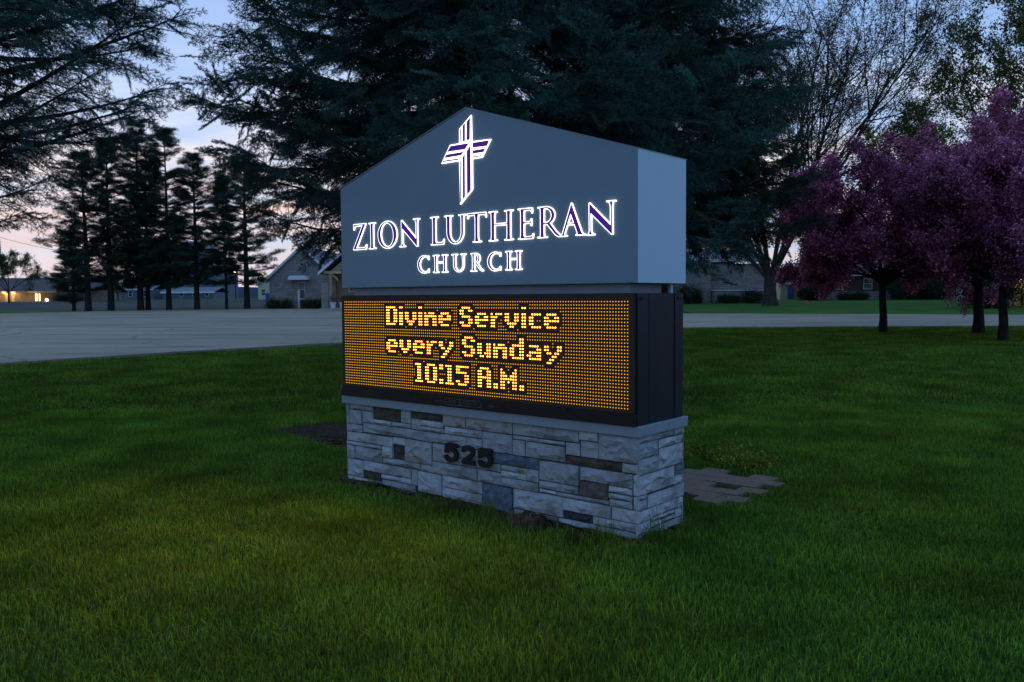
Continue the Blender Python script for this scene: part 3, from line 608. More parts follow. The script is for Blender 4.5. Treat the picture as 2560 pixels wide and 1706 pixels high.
LET = [
 ('Z', [[(.134, .738), (.309, .738), (.170, .513), (.292, .514), (.312, .532), (.308, .502), (.126, .502), (.266, .727), (.158, .725), (.137, .702)]], [[(.135, .738), (.137, .690)], [(.309, .503), (.314, .540)]]),
 ('I', [stem(.384, .416, .735, .503)], [[(.356, .738), (.446, .738)], [(.357, .502), (.449, .502)]]),
 ('O', [('diff', arc(.615, .620, .127, .122, 0, 360, 60), arc(.613, .620, .088, .112, 0, 360, 60, 0.16))], []),
 ('N',) + N_(0),
 ('L', [[(1.209, .737), (1.249, .737), (1.243, .70), (1.243, .535), (1.252, .514), (1.328, .515), (1.343, .534), (1.337, .503), (1.209, .503), (1.213, .54), (1.213, .70)]], [[(1.183, .739), (1.274, .739)], [(1.188, .503), (1.24, .503)], [(1.337, .504), (1.344, .542)]]),
 ('U',) + U_(1.386, 1.421, 1.556, 1.580, .738, .500, 1.488, .068, .046),
 ('T', [[(1.629, .714), (1.634, .741), (1.830, .741), (1.835, .716), (1.822, .729), (1.75, .730), (1.746, .70), (1.745, .54), (1.754, .505), (1.713, .505), (1.717, .54), (1.717, .70), (1.712, .730), (1.645, .729)]], [[(1.690, .504), (1.780, .504)], [(1.630, .704), (1.633, .741)], [(1.832, .741), (1.836, .706)]]),
 ('H',) + H_(1.899, 2.069, .031, .738, .506, .043),
 ('E', [[(2.209, .741), (2.325, .741), (2.326, .714), (2.314, .729), (2.25, .731), (2.243, .72), (2.243, .640), (2.26, .636), (2.308, .636), (2.319, .648), (2.319, .614), (2.308, .627), (2.26, .627), (2.243, .622), (2.243, .53), (2.25, .516), (2.318, .516), (2.336, .530), (2.331, .505), (2.209, .505), (2.214, .54), (2.214, .71)]], [[(2.184, .741), (2.24, .741)], [(2.187, .504), (2.24, .504)], [(2.326, .741), (2.327, .706)], [(2.319, .655), (2.319, .606)], [(2.332, .505), (2.338, .538)]]),
 ('R',) + R_(2.414, .031, .740, .506, 2.551, 2.522, 2.470, [(2.474, .612), (2.508, .612), (2.560, .550), (2.612, .506), (2.588, .506), (2.560, .520)], .046, .011),
 ('A', [[(2.714, .750), (2.718, .700), (2.648, .525), (2.647, .506), (2.615, .506), (2.629, .522)], [(2.714, .750), (2.806, .53), (2.824, .508), (2.770, .508), (2.770, .525), (2.698, .695)], [(2.66, .590), (2.755, .590), (2.755, .599), (2.66, .599)]], [[(2.590, .506), (2.668, .506)], [(2.756, .508), (2.838, .508)]]),
 ('N',) + N_(2.073),
 ('C',) + C_(0), ('H',) + H_(1.234, 1.343, .019, .404, .260, .031), ('U',) + U_(1.462, 1.479, 1.568, 1.578, .404, .259, 1.525, .045, .031),
 ('R',) + R_(1.682, .017, .405, .260, 1.763, 1.747, 1.716, [(1.718, .324), (1.734, .326), (1.772, .278), (1.800, .260), (1.786, .260), (1.766, .272)], .031, .005),
 ('C',) + C_(.839), ('H',) + H_(2.072, 2.176, .019, .406, .262, .031)]
def prim(P, X, Y):
    if P[0] == 'diff': return np.maximum(poly_sd(P[1], X, Y), -poly_sd(P[2], X, Y))
    return poly_sd(P, X, Y)
for k_, (ch, polys, sers) in enumerate(LET):
    allp = [q for P in polys for q in (P[1] if P[0] == 'diff' else P)] + [q for s in sers for q in s]
    x0, x1 = min(q[0] for q in allp) - .02, max(q[0] for q in allp) + .02; y0, y1 = min(q[1] for q in allp) - .02, max(q[1] for q in allp) + .02
    X, Y = field(x0, x1, y0, y1, 0.0021)
    D = np.minimum.reduce([prim(P, X, Y) for P in polys]); Dp = D
    if sers: D = np.minimum(D, np.minimum.reduce([line_sd(s, X, Y) for s in sers]))
    th = 0.0105 + 0.0007 * (k_ % 3)
    body = plate(contours(D - BORD, x0, y0, 0.0021), 0.0275 - th, 0.0275).build('letter', MATS['lit_acrylic'], sign); body.location = (0, 0, Z0)
    plate(contours(Dp + 0.0003, x0, y0, 0.0021), 0.0275 - th - 0.0012, 0.0275 - th - 0.0002).build('letter_face', MATS['purple_vinyl'], body)
    body['label'] = 'lit white letter %s with a purple face' % ch
cr_out = [(1.324, 1.194), (1.537, 1.196), (1.544, .824), (1.690, .943), (1.690, 1.196), (1.800, 1.196), (1.902, 1.338), (1.686, 1.345), (1.682, 1.566), (1.541, 1.464), (1.540, 1.345), (1.432, 1.345)]
X, Y = field(1.28, 1.95, .78, 1.62, .004); sd = poly_sd(cr_out, X, Y) + 0.001
cross = plate(contours(sd, 1.28, .78, .004), 0.0165, 0.0275).build('cross_emblem', MATS['lit_acrylic'], sign); cross.location = (0, 0, Z0)
cross['label'] = 'lit white cross with slanted ends and purple stripes'
for P in ([(1.629, 1.359), (1.665, 1.360), (1.671, 1.543), (1.631, 1.516)], [(1.583, 1.354), (1.610, 1.357), (1.612, 1.507), (1.585, 1.489)], [(1.550, 1.354), (1.561, 1.354), (1.564, 1.468), (1.551, 1.460)],
          [(1.398, 1.288), (1.609, 1.287), (1.655, 1.333), (1.442, 1.334), (1.430, 1.326)], [(1.365, 1.240), (1.562, 1.241), (1.597, 1.268), (1.389, 1.267)], [(1.340, 1.207), (1.526, 1.207), (1.542, 1.218), (1.353, 1.219)],
          [(1.697, 1.289), (1.860, 1.286), (1.882, 1.329), (1.697, 1.331)], [(1.696, 1.240), (1.819, 1.239), (1.838, 1.267), (1.696, 1.267)], [(1.695, 1.207), (1.785, 1.208), (1.802, 1.217), (1.695, 1.217)],
          [(1.627, .905), (1.662, .928), (1.671, .942), (1.672, 1.315), (1.629, 1.270)], [(1.578, .867), (1.605, .890), (1.606, 1.251), (1.581, 1.223)], [(1.546, .847), (1.558, .854), (1.559, 1.203), (1.547, 1.188)]):
    plate([P], 0.0152, 0.0163).build('stripe', MATS['purple_vinyl'], cross)

# ------------------------------------------------------------------ scattering many small pieces (needles, leaves, blades) inside ONE object
def np_mesh(name, V, tris, tint, m):
    me = bpy.data.meshes.new(name); V = np.asarray(V, np.float32); Fc = np.asarray(tris, np.int32)
    me.vertices.add(len(V)); me.vertices.foreach_set('co', V.ravel())
    me.loops.add(Fc.size); me.loops.foreach_set('vertex_index', Fc.ravel())
    me.polygons.add(len(Fc)); me.polygons.foreach_set('loop_start', np.arange(0, Fc.size, 3)); me.polygons.foreach_set('loop_total', np.full(len(Fc), 3))
    a = me.attributes.new('tint', 'FLOAT', 'POINT'); a.data.foreach_set('value', np.asarray(tint, np.float32))
    me.materials.append(m); me.update(calc_edges=True); return me
GROUPS = {}
def node_group(key, meshes):
    if key in GROUPS: return GROUPS[key]
    g = bpy.data.node_groups.new('scatter_' + key, 'GeometryNodeTree')
    g.interface.new_socket('Geometry', in_out='INPUT', socket_type='NodeSocketGeometry'); g.interface.new_socket('Geometry', in_out='OUTPUT', socket_type='NodeSocketGeometry')
    N, L = g.nodes, g.links; gi = N.new('NodeGroupInput'); go = N.new('NodeGroupOutput'); ip = N.new('GeometryNodeInstanceOnPoints'); gt = N.new('GeometryNodeGeometryToInstance')
    for me in reversed(meshes):
        src = bpy.data.objects.new('source_' + me.name, me); oi = N.new('GeometryNodeObjectInfo'); oi.inputs['Object'].default_value = src
        L.new(oi.outputs['Geometry'], gt.inputs[0])
    def attr(n, t):
        a = N.new('GeometryNodeInputNamedAttribute'); a.data_type = t; a.inputs['Name'].default_value = n; return a.outputs['Attribute']
    L.new(gi.outputs[0], ip.inputs['Points']); L.new(gt.outputs[0], ip.inputs['Instance']); ip.inputs['Pick Instance'].default_value = True
    L.new(attr('idx', 'INT'), ip.inputs['Instance Index']); L.new(attr('rot', 'FLOAT_VECTOR'), ip.inputs['Rotation']); L.new(attr('scl', 'FLOAT_VECTOR'), ip.inputs['Scale'])
    L.new(ip.outputs[0], go.inputs[0]); GROUPS[key] = g; return g
POINT_MESHES = {}
def scatter(name, key, meshes, P, R, Sc, I, parent=None, kind='stuff'):
    P = np.asarray(P, np.float32); n = len(P); me = bpy.data.meshes.new(name)
    me.vertices.add(n); me.vertices.foreach_set('co', P.ravel())
    a = me.attributes.new('rot', 'FLOAT_VECTOR', 'POINT'); a.data.foreach_set('vector', np.asarray(R, np.float32).ravel())
    Sc = np.asarray(Sc, np.float32); Sc = np.repeat(Sc[:, None], 3, 1) if Sc.ndim == 1 else Sc
    a = me.attributes.new('scl', 'FLOAT_VECTOR', 'POINT'); a.data.foreach_set('vector', Sc.ravel())
    a = me.attributes.new('idx', 'INT', 'POINT'); a.data.foreach_set('value', np.asarray(I, np.int32))
    me.materials.append(meshes[0].materials[0])
    o = bpy.data.objects.new(name, me); col.objects.link(o); o.parent = parent; o['kind'] = kind
    md = o.modifiers.new('scatter', 'NODES'); md.node_group = node_group(key, meshes)
    return o
def eul(d, roll):
    """rotation that lays +x along d"""
    d = np.asarray(d); return np.stack([roll, -np.arcsin(np.clip(d[:, 2], -1, 1)), np.arctan2(d[:, 1], d[:, 0])], 1)

def frond(name, m, seed, L=0.60, shoots=11, nl=0.042, nw=0.0085, per=40, droop=0.25):
    """one conifer spray: a flat feather of shoots set all round with needles"""
    r = np.random.default_rng(seed); V = []; F = []; Ti = []
    def shoot(p, d, ln, tint):
        side = np.cross(d, [0, 0, 1]); side /= np.linalg.norm(side) + 1e-9; up = np.cross(side, d)
        n = max(6, int(per * ln / 0.2))
        for q in range(n):
            t = (q + r.random()) / n; a = r.uniform(0, 2 * math.pi); radial = side * math.cos(a) + up * (math.sin(a) * 0.9 + 0.25)
            b0 = p + d * (ln * t) + np.array([0, 0, -droop * (ln * t) ** 2]); nd = d * 0.6 + radial; nd /= np.linalg.norm(nd)
            w = np.cross(nd, r.normal(size=3)); w /= np.linalg.norm(w) + 1e-9; e = nl * r.uniform(0.75, 1.2) * (1 - 0.3 * t)
            i = len(V); V.extend([b0 - w * nw / 2, b0 + w * nw / 2, b0 + nd * e]); F.append((i, i + 1, i + 2))
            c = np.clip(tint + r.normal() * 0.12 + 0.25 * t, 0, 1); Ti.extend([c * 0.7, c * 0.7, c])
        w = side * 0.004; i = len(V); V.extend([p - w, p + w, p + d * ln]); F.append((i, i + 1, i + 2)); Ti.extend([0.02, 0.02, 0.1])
    X = np.array([1.0, 0, 0]); shoot(np.zeros(3), X, L, 0.45)
    for s in range(shoots):
        t = 0.08 + 0.86 * (s + r.random() * 0.6) / shoots; sg = 1 if s % 2 else -1; a = math.radians(r.uniform(38, 58)) * sg
        d = np.array([math.cos(a), math.sin(a), r.uniform(-0.28, 0.12)]); d /= np.linalg.norm(d); ln = L * (0.46 - 0.30 * t) * r.uniform(0.8, 1.2)
        p = X * (L * t) + np.array([0, 0, -droop * (L * t) ** 2]); shoot(p, d, ln, 0.40)
        if ln > 0.13:
            for q in (-1, 1):
                a2 = a + q * math.radians(r.uniform(35, 55)); d2 = np.array([math.cos(a2), math.sin(a2), r.uniform(-0.3, 0.1)]); shoot(p + d * ln * r.uniform(0.4, 0.65), d2 / np.linalg.norm(d2), ln * 0.5, 0.40)
    return np_mesh(name, V, F, Ti, m)
def puff(name, m, seed, n=110, ln=0.28, w=0.022, flat=0.55):
    """a pine tuft: long needles bursting from a short twig"""
    r = np.random.default_rng(seed); V = []; F = []; Ti = []
    for q in range(n):
        p = np.array([r.uniform(-0.3, 0.3), r.uniform(-0.22, 0.22), r.uniform(-0.05, 0.1)]); d = r.normal(size=3); d[2] = d[2] * flat + 0.25; d /= np.linalg.norm(d)
        s = np.cross(d, r.normal(size=3)); s /= np.linalg.norm(s) + 1e-9; e = ln * r.uniform(0.6, 1.2); i = len(V)
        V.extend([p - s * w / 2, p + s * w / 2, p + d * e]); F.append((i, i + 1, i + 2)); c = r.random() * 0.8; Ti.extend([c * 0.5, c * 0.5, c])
    return np_mesh(name, V, F, Ti, m)
def leafclump(name, m, seed, n=22, rad=0.3, size=0.09, asp=0.6, up=0.0):
    r = np.random.default_rng(seed); V = []; F = []; Ti = []
    for q in range(n):
        p = r.normal(size=3) * rad * 0.55; d = r.normal(size=3); d[2] += up; d /= np.linalg.norm(d); s = np.cross(d, r.normal(size=3)); s /= np.linalg.norm(s) + 1e-9
        e = size * r.uniform(0.6, 1.3); w = e * asp * 0.5; i = len(V); nrm = np.cross(d, s) * e * 0.12
        V.extend([p, p + d * e * 0.5 + s * w + nrm, p + d * e, p + d * e * 0.5 - s * w + nrm]); F += [(i, i + 1, i + 2), (i, i + 2, i + 3)]
        c = r.random(); Ti.extend([c] * 4)
    return np_mesh(name, V, F, Ti, m)
def grasspatch(name, m, seed, n, rad, h, w, lean=0.45, tint=None):
    r = np.random.default_rng(seed); V = []; F = []; Ti = []
    for q in range(n):
        a = r.uniform(0, 2 * math.pi); rr = rad * math.sqrt(r.random()); x, y = rr * math.cos(a), rr * math.sin(a); hh = h * r.uniform(0.5, 1.25) * (1.6 if r.random() < 0.05 else 1)
        b_ = r.uniform(0, 2 * math.pi); ln = hh * lean * abs(r.normal()); dx, dy = math.cos(b_) * ln, math.sin(b_) * ln
        f = r.uniform(0, 2 * math.pi); ww = w * r.uniform(0.6, 1.3) / 2; sx, sy = math.cos(f) * ww, math.sin(f) * ww; i = len(V)
        V.extend([(x - sx, y - sy, -0.01), (x + sx, y + sy, -0.01), (x + dx * .35 + sx * .8, y + dy * .35 + sy * .8, hh * .6), (x + dx * .35 - sx * .8, y + dy * .35 - sy * .8, hh * .6), (x + dx, y + dy, hh * (1 - .25 * min(1, lean)))])
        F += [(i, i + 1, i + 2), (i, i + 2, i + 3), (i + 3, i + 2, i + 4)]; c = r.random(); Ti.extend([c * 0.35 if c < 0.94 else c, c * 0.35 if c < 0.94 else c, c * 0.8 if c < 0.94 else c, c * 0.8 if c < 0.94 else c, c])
    return np_mesh(name, V, F, Ti, m)

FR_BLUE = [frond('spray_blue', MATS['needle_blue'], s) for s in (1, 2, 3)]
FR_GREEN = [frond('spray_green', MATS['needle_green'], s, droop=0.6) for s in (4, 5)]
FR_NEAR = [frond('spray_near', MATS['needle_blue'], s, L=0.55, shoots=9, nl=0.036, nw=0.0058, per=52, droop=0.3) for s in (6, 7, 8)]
PUFFS = [puff('pine_tuft', MATS['needle_pine'], s) for s in (1, 2, 3)]
BUDS = [leafclump('bud_clump', MATS['leaf_bud'], s, n=7, rad=0.28, size=0.13, asp=0.4, up=0.8) for s in (1, 2)]
SPRING = [leafclump('spring_clump', MATS['leaf_spring'], s, n=20, rad=0.42, size=0.17, asp=0.7) for s in (1, 2, 3)]
SMALLLEAF = [leafclump('small_clump', MATS['leaf_small'], s, n=14, rad=0.4, size=0.16) for s in (5, 6)]
SHRUB = [leafclump('shrub_clump', MATS['leaf_shrub'], s, n=26, rad=0.22, size=0.075) for s in (1, 2)]
RUST = [leafclump('rust_clump', MATS['leaf_rust'], s, n=26, rad=0.22, size=0.075) for s in (1, 2)]
BLOSSOM = [leafclump('blossom_clump', MATS['blossom'], s, n=30, rad=0.17, size=0.062, asp=0.9) for s in (1, 2, 3)]
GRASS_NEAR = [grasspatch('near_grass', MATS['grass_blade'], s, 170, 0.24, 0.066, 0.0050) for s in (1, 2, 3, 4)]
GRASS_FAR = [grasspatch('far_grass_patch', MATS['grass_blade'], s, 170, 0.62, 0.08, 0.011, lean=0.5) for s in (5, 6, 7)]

# ------------------------------------------------------------------ trees
def wood(parts, name, m, parent):
    b = MB()
    for path, rad, k in parts: b.tube(path, rad, k, caps=False)
    return b.build(name, m, parent, smooth=True)
def tree_root(name, loc, label, group=None, cat='tree'):
    t = empty(name, loc); tag(t, label, cat, group); return t
def spruce(loc, H, zb, R, seed, label, sprays, key, whorl=0.34, nb=7, trunk_r=0.3, top_cut=9.0, dens=1.0, limbs=None, name='spruce_tree', scale=1.0, droop=1.0):
    r = random.Random(seed); t = tree_root(name, loc, label)
    wood([([(0, 0, -0.2), (0.02, 0, 1.2), (0.04, 0.03, H * .3), (0, 0, H * .65), (0, 0, H)], [trunk_r * 1.3, trunk_r, trunk_r * .8, trunk_r * .42, 0.02], 12)], 'trunk', MATS['bark_spruce'], t)
    P, D, Ro, Sc = [], [], [], []; woodp = []; z = zb
    def limb(z, az, L, rise, curl, cov=0.26, big=1.0):
        """a bough: out from the trunk, sagging, its end turned up again; sprays on side branches"""
        n = 8; path = []; ca, sa = math.cos(az), math.sin(az); wob = r.uniform(-.15, .15)
        for i in range(n + 1):
            s = i / n; x = L * s; zz_ = z + L * (rise * s - curl * math.sin(s * math.pi * .8) * .5 + curl * .35 * s ** 3)
            off = wob * L * s * s; path.append((ca * x - sa * off, sa * x + ca * off, zz_))
        woodp.append((path, [max(0.006, (0.016 + 0.011 * L) * big * (1 - i / n) ** .8) for i in range(n + 1)], 5))
        s = cov
        while s < 1.0:
            f = s * n; i = min(int(f), n - 1); q = f - i; p = np.array(path[i]) * (1 - q) + np.array(path[i + 1]) * q
            d0 = np.array(path[i + 1]) - np.array(path[i]); d0 /= np.linalg.norm(d0)
            for sg in (-1, 1):
                if r.random() > 0.93 * dens: continue
                a = math.radians(r.uniform(40, 70)) * sg; d = np.array([d0[0] * math.cos(a) - d0[1] * math.sin(a), d0[0] * math.sin(a) + d0[1] * math.cos(a), d0[2] - droop * r.uniform(0.05, 0.45)]); d /= np.linalg.norm(d)
                ln = (0.16 + 0.34 * (1 - s)) * min(L, 4) * r.uniform(.6, 1.1); st = 0.33 * scale; k = 0; w0 = p
                pts = [p]
                while k * st < ln:
                    pp = p + d * (k * st) + np.array([0, 0, -0.10 * droop * (k * st) ** 2]); P.append(pp); dd = d + np.array([r.uniform(-.5, .5), r.uniform(-.5, .5), r.uniform(-.5, .4) * droop]); D.append(dd / np.linalg.norm(dd)); Ro.append(r.uniform(-1.3, 1.3)); Sc.append(scale * r.uniform(.6, 1.15)); k += 1
                if ln > 0.3: woodp.append(([tuple(p), tuple(p + d * ln * .9 + np.array([0, 0, -0.1 * droop * ln ** 2]))], [0.010 * big, 0.004], 3))
            P.append(p); dd = d0 + np.array([r.uniform(-.2, .2), r.uniform(-.2, .2), r.uniform(-.3, .1)]); D.append(dd / np.linalg.norm(dd)); Ro.append(r.uniform(-.8, .8)); Sc.append(scale * r.uniform(.8, 1.2))
            s += 0.30 * scale / L
    if limbs:
        for q in limbs: limb(*q)
    else:
        while z < H - 0.4:
            hf = (z - zb) / (H - zb); shape = (1 - hf) ** .75 * min(1.0, 0.78 + hf * 2.2); step = whorl if z < top_cut else whorl * 2.4; az0 = r.uniform(0, 7)
            for i in range(nb if z < top_cut else 5):
                L = max(0.35, R * shape * r.uniform(.72, 1.08)); limb(z + r.uniform(-.15, .15), az0 + 2 * math.pi * i / nb + r.uniform(-.35, .35), L, 0.16 - 0.26 * (1 - hf) + r.uniform(-.08, .08), 0.24 * (1 - hf) + .04)
            z += step
    wood(woodp, 'branches', MATS['bark_spruce'], t)
    P = np.array(P); scatter('crown', key, sprays, P, eul(np.array(D), np.array(Ro)), Sc, np.random.default_rng(seed).integers(0, len(sprays), len(P)), t)
    return t, len(P)
def ground_at(px, Y): p = at(px, 745, Y); return Vector((p.x, Y, T(Y) - 0.02))

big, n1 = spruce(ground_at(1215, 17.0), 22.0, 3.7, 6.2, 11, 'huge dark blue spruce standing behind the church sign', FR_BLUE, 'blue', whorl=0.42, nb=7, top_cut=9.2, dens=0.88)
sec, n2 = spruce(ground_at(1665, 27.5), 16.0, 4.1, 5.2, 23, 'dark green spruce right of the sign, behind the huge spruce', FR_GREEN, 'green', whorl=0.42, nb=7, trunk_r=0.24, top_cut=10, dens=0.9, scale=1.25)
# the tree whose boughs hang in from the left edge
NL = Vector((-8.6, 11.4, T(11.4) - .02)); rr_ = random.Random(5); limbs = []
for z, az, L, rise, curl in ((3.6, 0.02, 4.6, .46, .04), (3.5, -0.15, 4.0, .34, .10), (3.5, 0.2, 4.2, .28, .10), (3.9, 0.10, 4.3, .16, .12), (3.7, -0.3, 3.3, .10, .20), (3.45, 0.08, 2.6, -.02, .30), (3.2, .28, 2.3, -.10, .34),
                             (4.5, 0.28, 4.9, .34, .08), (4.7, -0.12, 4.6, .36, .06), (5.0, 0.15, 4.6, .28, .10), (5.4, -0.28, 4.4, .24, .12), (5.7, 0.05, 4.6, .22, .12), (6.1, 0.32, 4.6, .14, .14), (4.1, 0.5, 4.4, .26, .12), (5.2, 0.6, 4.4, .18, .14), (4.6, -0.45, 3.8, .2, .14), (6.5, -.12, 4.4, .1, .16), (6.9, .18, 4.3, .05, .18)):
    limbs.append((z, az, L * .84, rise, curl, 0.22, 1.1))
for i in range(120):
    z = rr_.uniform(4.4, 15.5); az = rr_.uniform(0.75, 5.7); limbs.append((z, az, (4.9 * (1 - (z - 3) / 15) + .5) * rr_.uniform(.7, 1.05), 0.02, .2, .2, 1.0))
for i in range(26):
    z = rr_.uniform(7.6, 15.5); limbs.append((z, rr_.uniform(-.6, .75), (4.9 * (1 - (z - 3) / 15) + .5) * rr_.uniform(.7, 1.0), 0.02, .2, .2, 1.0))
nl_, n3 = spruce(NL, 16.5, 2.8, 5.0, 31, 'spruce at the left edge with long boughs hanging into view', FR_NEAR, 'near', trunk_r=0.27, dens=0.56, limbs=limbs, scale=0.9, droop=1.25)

def pine(loc, H, zb, R, seed, label, group, trunk_r, lean=0.0):
    r = random.Random(seed); t = tree_root('pine_tree', loc, label, group); wp = []
    tp = [(lean * s * s * H, 0.12 * math.sin(s * 5 + seed) * s, s * H - .2) for s in (0, .1, .25, .5, .75, 1)]
    wood([(tp, [trunk_r * 1.25, trunk_r, trunk_r * .9, trunk_r * .65, trunk_r * .35, .03], 9)], 'trunk', MATS['bark_pine'], t)
    P, D, Sc = [], [], []; z = zb
    while z < H:
        hf = (z - zb) / (H - zb); az0 = r.uniform(0, 6)
        for i in range(r.choice((3, 4, 5, 5))):
            L = R * (1 - hf ** 1.6 * .8) * r.uniform(.45, 1.1) * (0.7 if hf < .08 else 1); az = az0 + i * 1.35 + r.uniform(-.4, .4); up = r.uniform(-.10, .16) + .3 * hf
            x0 = lean * (z / H) ** 2 * H; path = [(x0 + math.cos(az) * L * s, math.sin(az) * L * s, z + L * (up * s + .10 * s * s)) for s in (0, .35, .7, 1)]
            wp.append((path, [.045, .032, .018, .006], 4)); m = int(6 + 6 * L / R)
            for k in range(m):
                s = .30 + .72 * (k + r.random()) / m; lat = r.uniform(-.22, .22) * L * min(1, 1.3 - s); px = np.array([x0 + math.cos(az) * L * s - math.sin(az) * lat, math.sin(az) * L * s + math.cos(az) * lat, z + L * (up * s + .1 * s * s) + r.uniform(-.18, .22)])
                P.append(px); D.append((math.cos(az + lat), math.sin(az + lat), r.uniform(-.1, .3))); Sc.append(r.uniform(.7, 1.25))
        z += r.uniform(.38, .70)
    wood(wp, 'branches', MATS['bark_pine'], t); P = np.array(P); D = np.array(D); D /= np.linalg.norm(D, axis=1)[:, None]
    scatter('crown', 'pine', PUFFS, P, eul(D, np.random.default_rng(seed).uniform(-.5, .5, len(P))), Sc, np.random.default_rng(seed).integers(0, 3, len(P)), t)
PG = 'row of pines behind the lot'
for (px, Y, H, zb, R, sd, tr, ln, lab) in (
    (220, 68.0, 12.5, 2.6, 4.2, 1, .24, -.012, 'leftmost pine of the row behind the parking lot'),
    (277, 68.5, 13.5, 2.6, 4.0, 2, .25, 0, 'second pine from the left in the row behind the lot'),
    (351, 69.0, 15.0, 1.9, 3.9, 3, .24, 0, 'left pine of the close pair in the row behind the lot'),
    (370, 70.0, 12.0, 2.2, 3.4, 4, .20, .006, 'right pine of the close pair in the row behind the lot'),
    (422, 69.6, 14.5, 2.0, 4.0, 5, .21, 0, 'pine just right of the close pair behind the lot'),
    (492, 70.0, 12.6, 2.2, 4.0, 6, .22, 0, 'third pine from the church in the row behind the lot'),
    (566, 70.6, 11.0, 3.2, 2.4, 7, .12, -.012, 'thin trunked pine second from the church in the row'),
    (617, 71.0, 12.8, 2.2, 4.2, 8, .24, 0, 'pine nearest the church in the row behind the lot')):
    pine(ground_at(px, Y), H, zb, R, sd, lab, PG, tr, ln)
# young bushy pine hanging over the leftmost trunk's foot
pine(ground_at(184, 69.2), 6.2, .9, 3.0, 44, 'short bushy evergreen beside the leftmost pine of the row', None, .14)

def broadleaf(loc, seed, label, barkm, key, clumps, H, spread, fork, trunk_r, limbs=6, tips=1.0, up=0.5, name='broadleaf_tree', group=None, lv2=7, lv3=6, leafscale=1.0, cr=0.5, extra=0, straight=0.0, fill=None, limbf=.6, lv4=3, rmin=.004, low=0):
    """forking tree: trunk, limbs, branches and twigs, each thinner than the last; leaves sit at and along the twigs"""
    r = random.Random(seed); t = tree_root(name, loc, label, group); wp = []; P, D, Sc = [], [], []
    wood([([(0, 0, -.2), (.02, 0, fork * .3), (-.02, .02, fork * .7), (0, 0, fork * 1.08)], [trunk_r * 1.45, trunk_r * 1.05, trunk_r * .95, trunk_r * .9], 12)], 'trunk', MATS[barkm], t)
    def grow(p, d, L, rad, level):
        n = 5; path = [tuple(p)]; d = np.array(d, float); q = np.array(p, float)
        for i in range(n):
            j = (1 - straight) * (.22 if level < 3 else .3); d = d + np.array([r.uniform(-j, j), r.uniform(-j, j), r.uniform(-j, j) + up * (.12 if level else .10)]); d /= np.linalg.norm(d); q = q + d * L / n; path.append(tuple(q))
        wp.append((path, [max(rmin, rad * (1 - .72 * i / n)) for i in range(n + 1)], 6 if level == 0 else (4 if level == 1 else 3)))
        if level >= 2:
            m = max(1, int((2 + extra) * tips))
            for k in range(m):
                s = r.uniform(.25, 1.0); i = min(int(s * n), n - 1); a = np.array(path[i]); b_ = np.array(path[i + 1]); P.append(a + (b_ - a) * (s * n - i)); dd = d + np.array([r.uniform(-.7, .7), r.uniform(-.7, .7), r.uniform(-.4, .6)]); D.append(dd / np.linalg.norm(dd)); Sc.append(leafscale * r.uniform(.65, 1.25))
        if level >= 3: return
        cnt = (lv2, lv3, lv4)[level]
        for k in range(cnt):
            s = .28 + .72 * (k + r.random()) / cnt; f = min(s * n, n - 1e-6); i = int(f); a = np.array(path[i]); b_ = np.array(path[i + 1]); pp = a + (b_ - a) * (f - i); ax = (b_ - a) / np.linalg.norm(b_ - a)
            o = np.cross(ax, [r.uniform(-1, 1), r.uniform(-1, 1), r.uniform(-1, 1)]); o /= np.linalg.norm(o) + 1e-9; an = r.uniform(.45, .85); nd = ax * math.cos(an) + o * math.sin(an)
            grow(pp, nd, L * r.uniform(.42, .62) * (1.15 - .45 * s), rad * .42 * (1.2 - .5 * s), level + 1)
    for k in range(limbs + low):
        az = 2 * math.pi * k / (limbs if k < limbs else low) + r.uniform(-.4, .4); tl = spread * (r.uniform(.55, 1.1) if k < limbs else r.uniform(.95, 1.3)); d = np.array([math.cos(az) * tl, math.sin(az) * tl, 1.0]); d /= np.linalg.norm(d)
        grow((0, 0, fork * r.uniform(.88, 1.02)), d, (H - fork) * (r.uniform(.72, .95) * (1.0 + .1 * tl) if k < limbs else r.uniform(.5, .62)), trunk_r * limbf * r.uniform(.8, 1.2), 0)
    wood(wp, 'branches', MATS[barkm], t); P = np.array(P)
    if fill is not None: P = fill(P)
    D = np.array(D); scatter('crown', key, clumps, P, eul(D, np.random.default_rng(seed).uniform(-3, 3, len(P))), Sc, np.random.default_rng(seed).integers(0, len(clumps), len(P)), t)
    return t, len(P), len(wp)
st_ = []
st_.append(broadleaf(ground_at(1925, 69.5), 3, 'tall thick trunked tree with thin budding twigs right of the sign', 'bark_grey', 'bud', BUDS, 23.0, .80, 2.3, .52, limbs=11, up=.8, lv2=10, lv3=7, lv4=4, extra=1, straight=.3, leafscale=1.35, limbf=.34, rmin=.011)[1:])
st_.append(broadleaf(ground_at(2640, 62.0), 9, 'tall yellow green leafing tree behind the blossoming trees at right', 'bark_grey', 'spring', SPRING, 23.0, .36, 4.0, .38, limbs=8, up=.6, lv2=7, lv3=5, extra=1, leafscale=1.1, limbf=.4)[1:])
st_.append(broadleaf(ground_at(2275, 92.0), 14, 'distant yellow green tree between the budding tree and the tall leafing tree', 'bark_grey', 'spring', SPRING, 18.5, .16, 9.0, .3, limbs=5, up=.6, lv2=6, lv3=4, extra=1, leafscale=1.2, limbf=.4)[1:])
CG = 'blossoming crabapple trees on the lawn'
st_.append(broadleaf(ground_at(2208, 31.8), 21, 'purple blossoming tree nearest the sign with a single thin trunk', 'bark_dark', 'blossom', BLOSSOM, 7.0, 1.2, 2.0, .13, limbs=8, up=.28, lv2=7, lv3=6, extra=3, leafscale=1.12, low=5, name='crabapple_tree', group=CG)[1:])
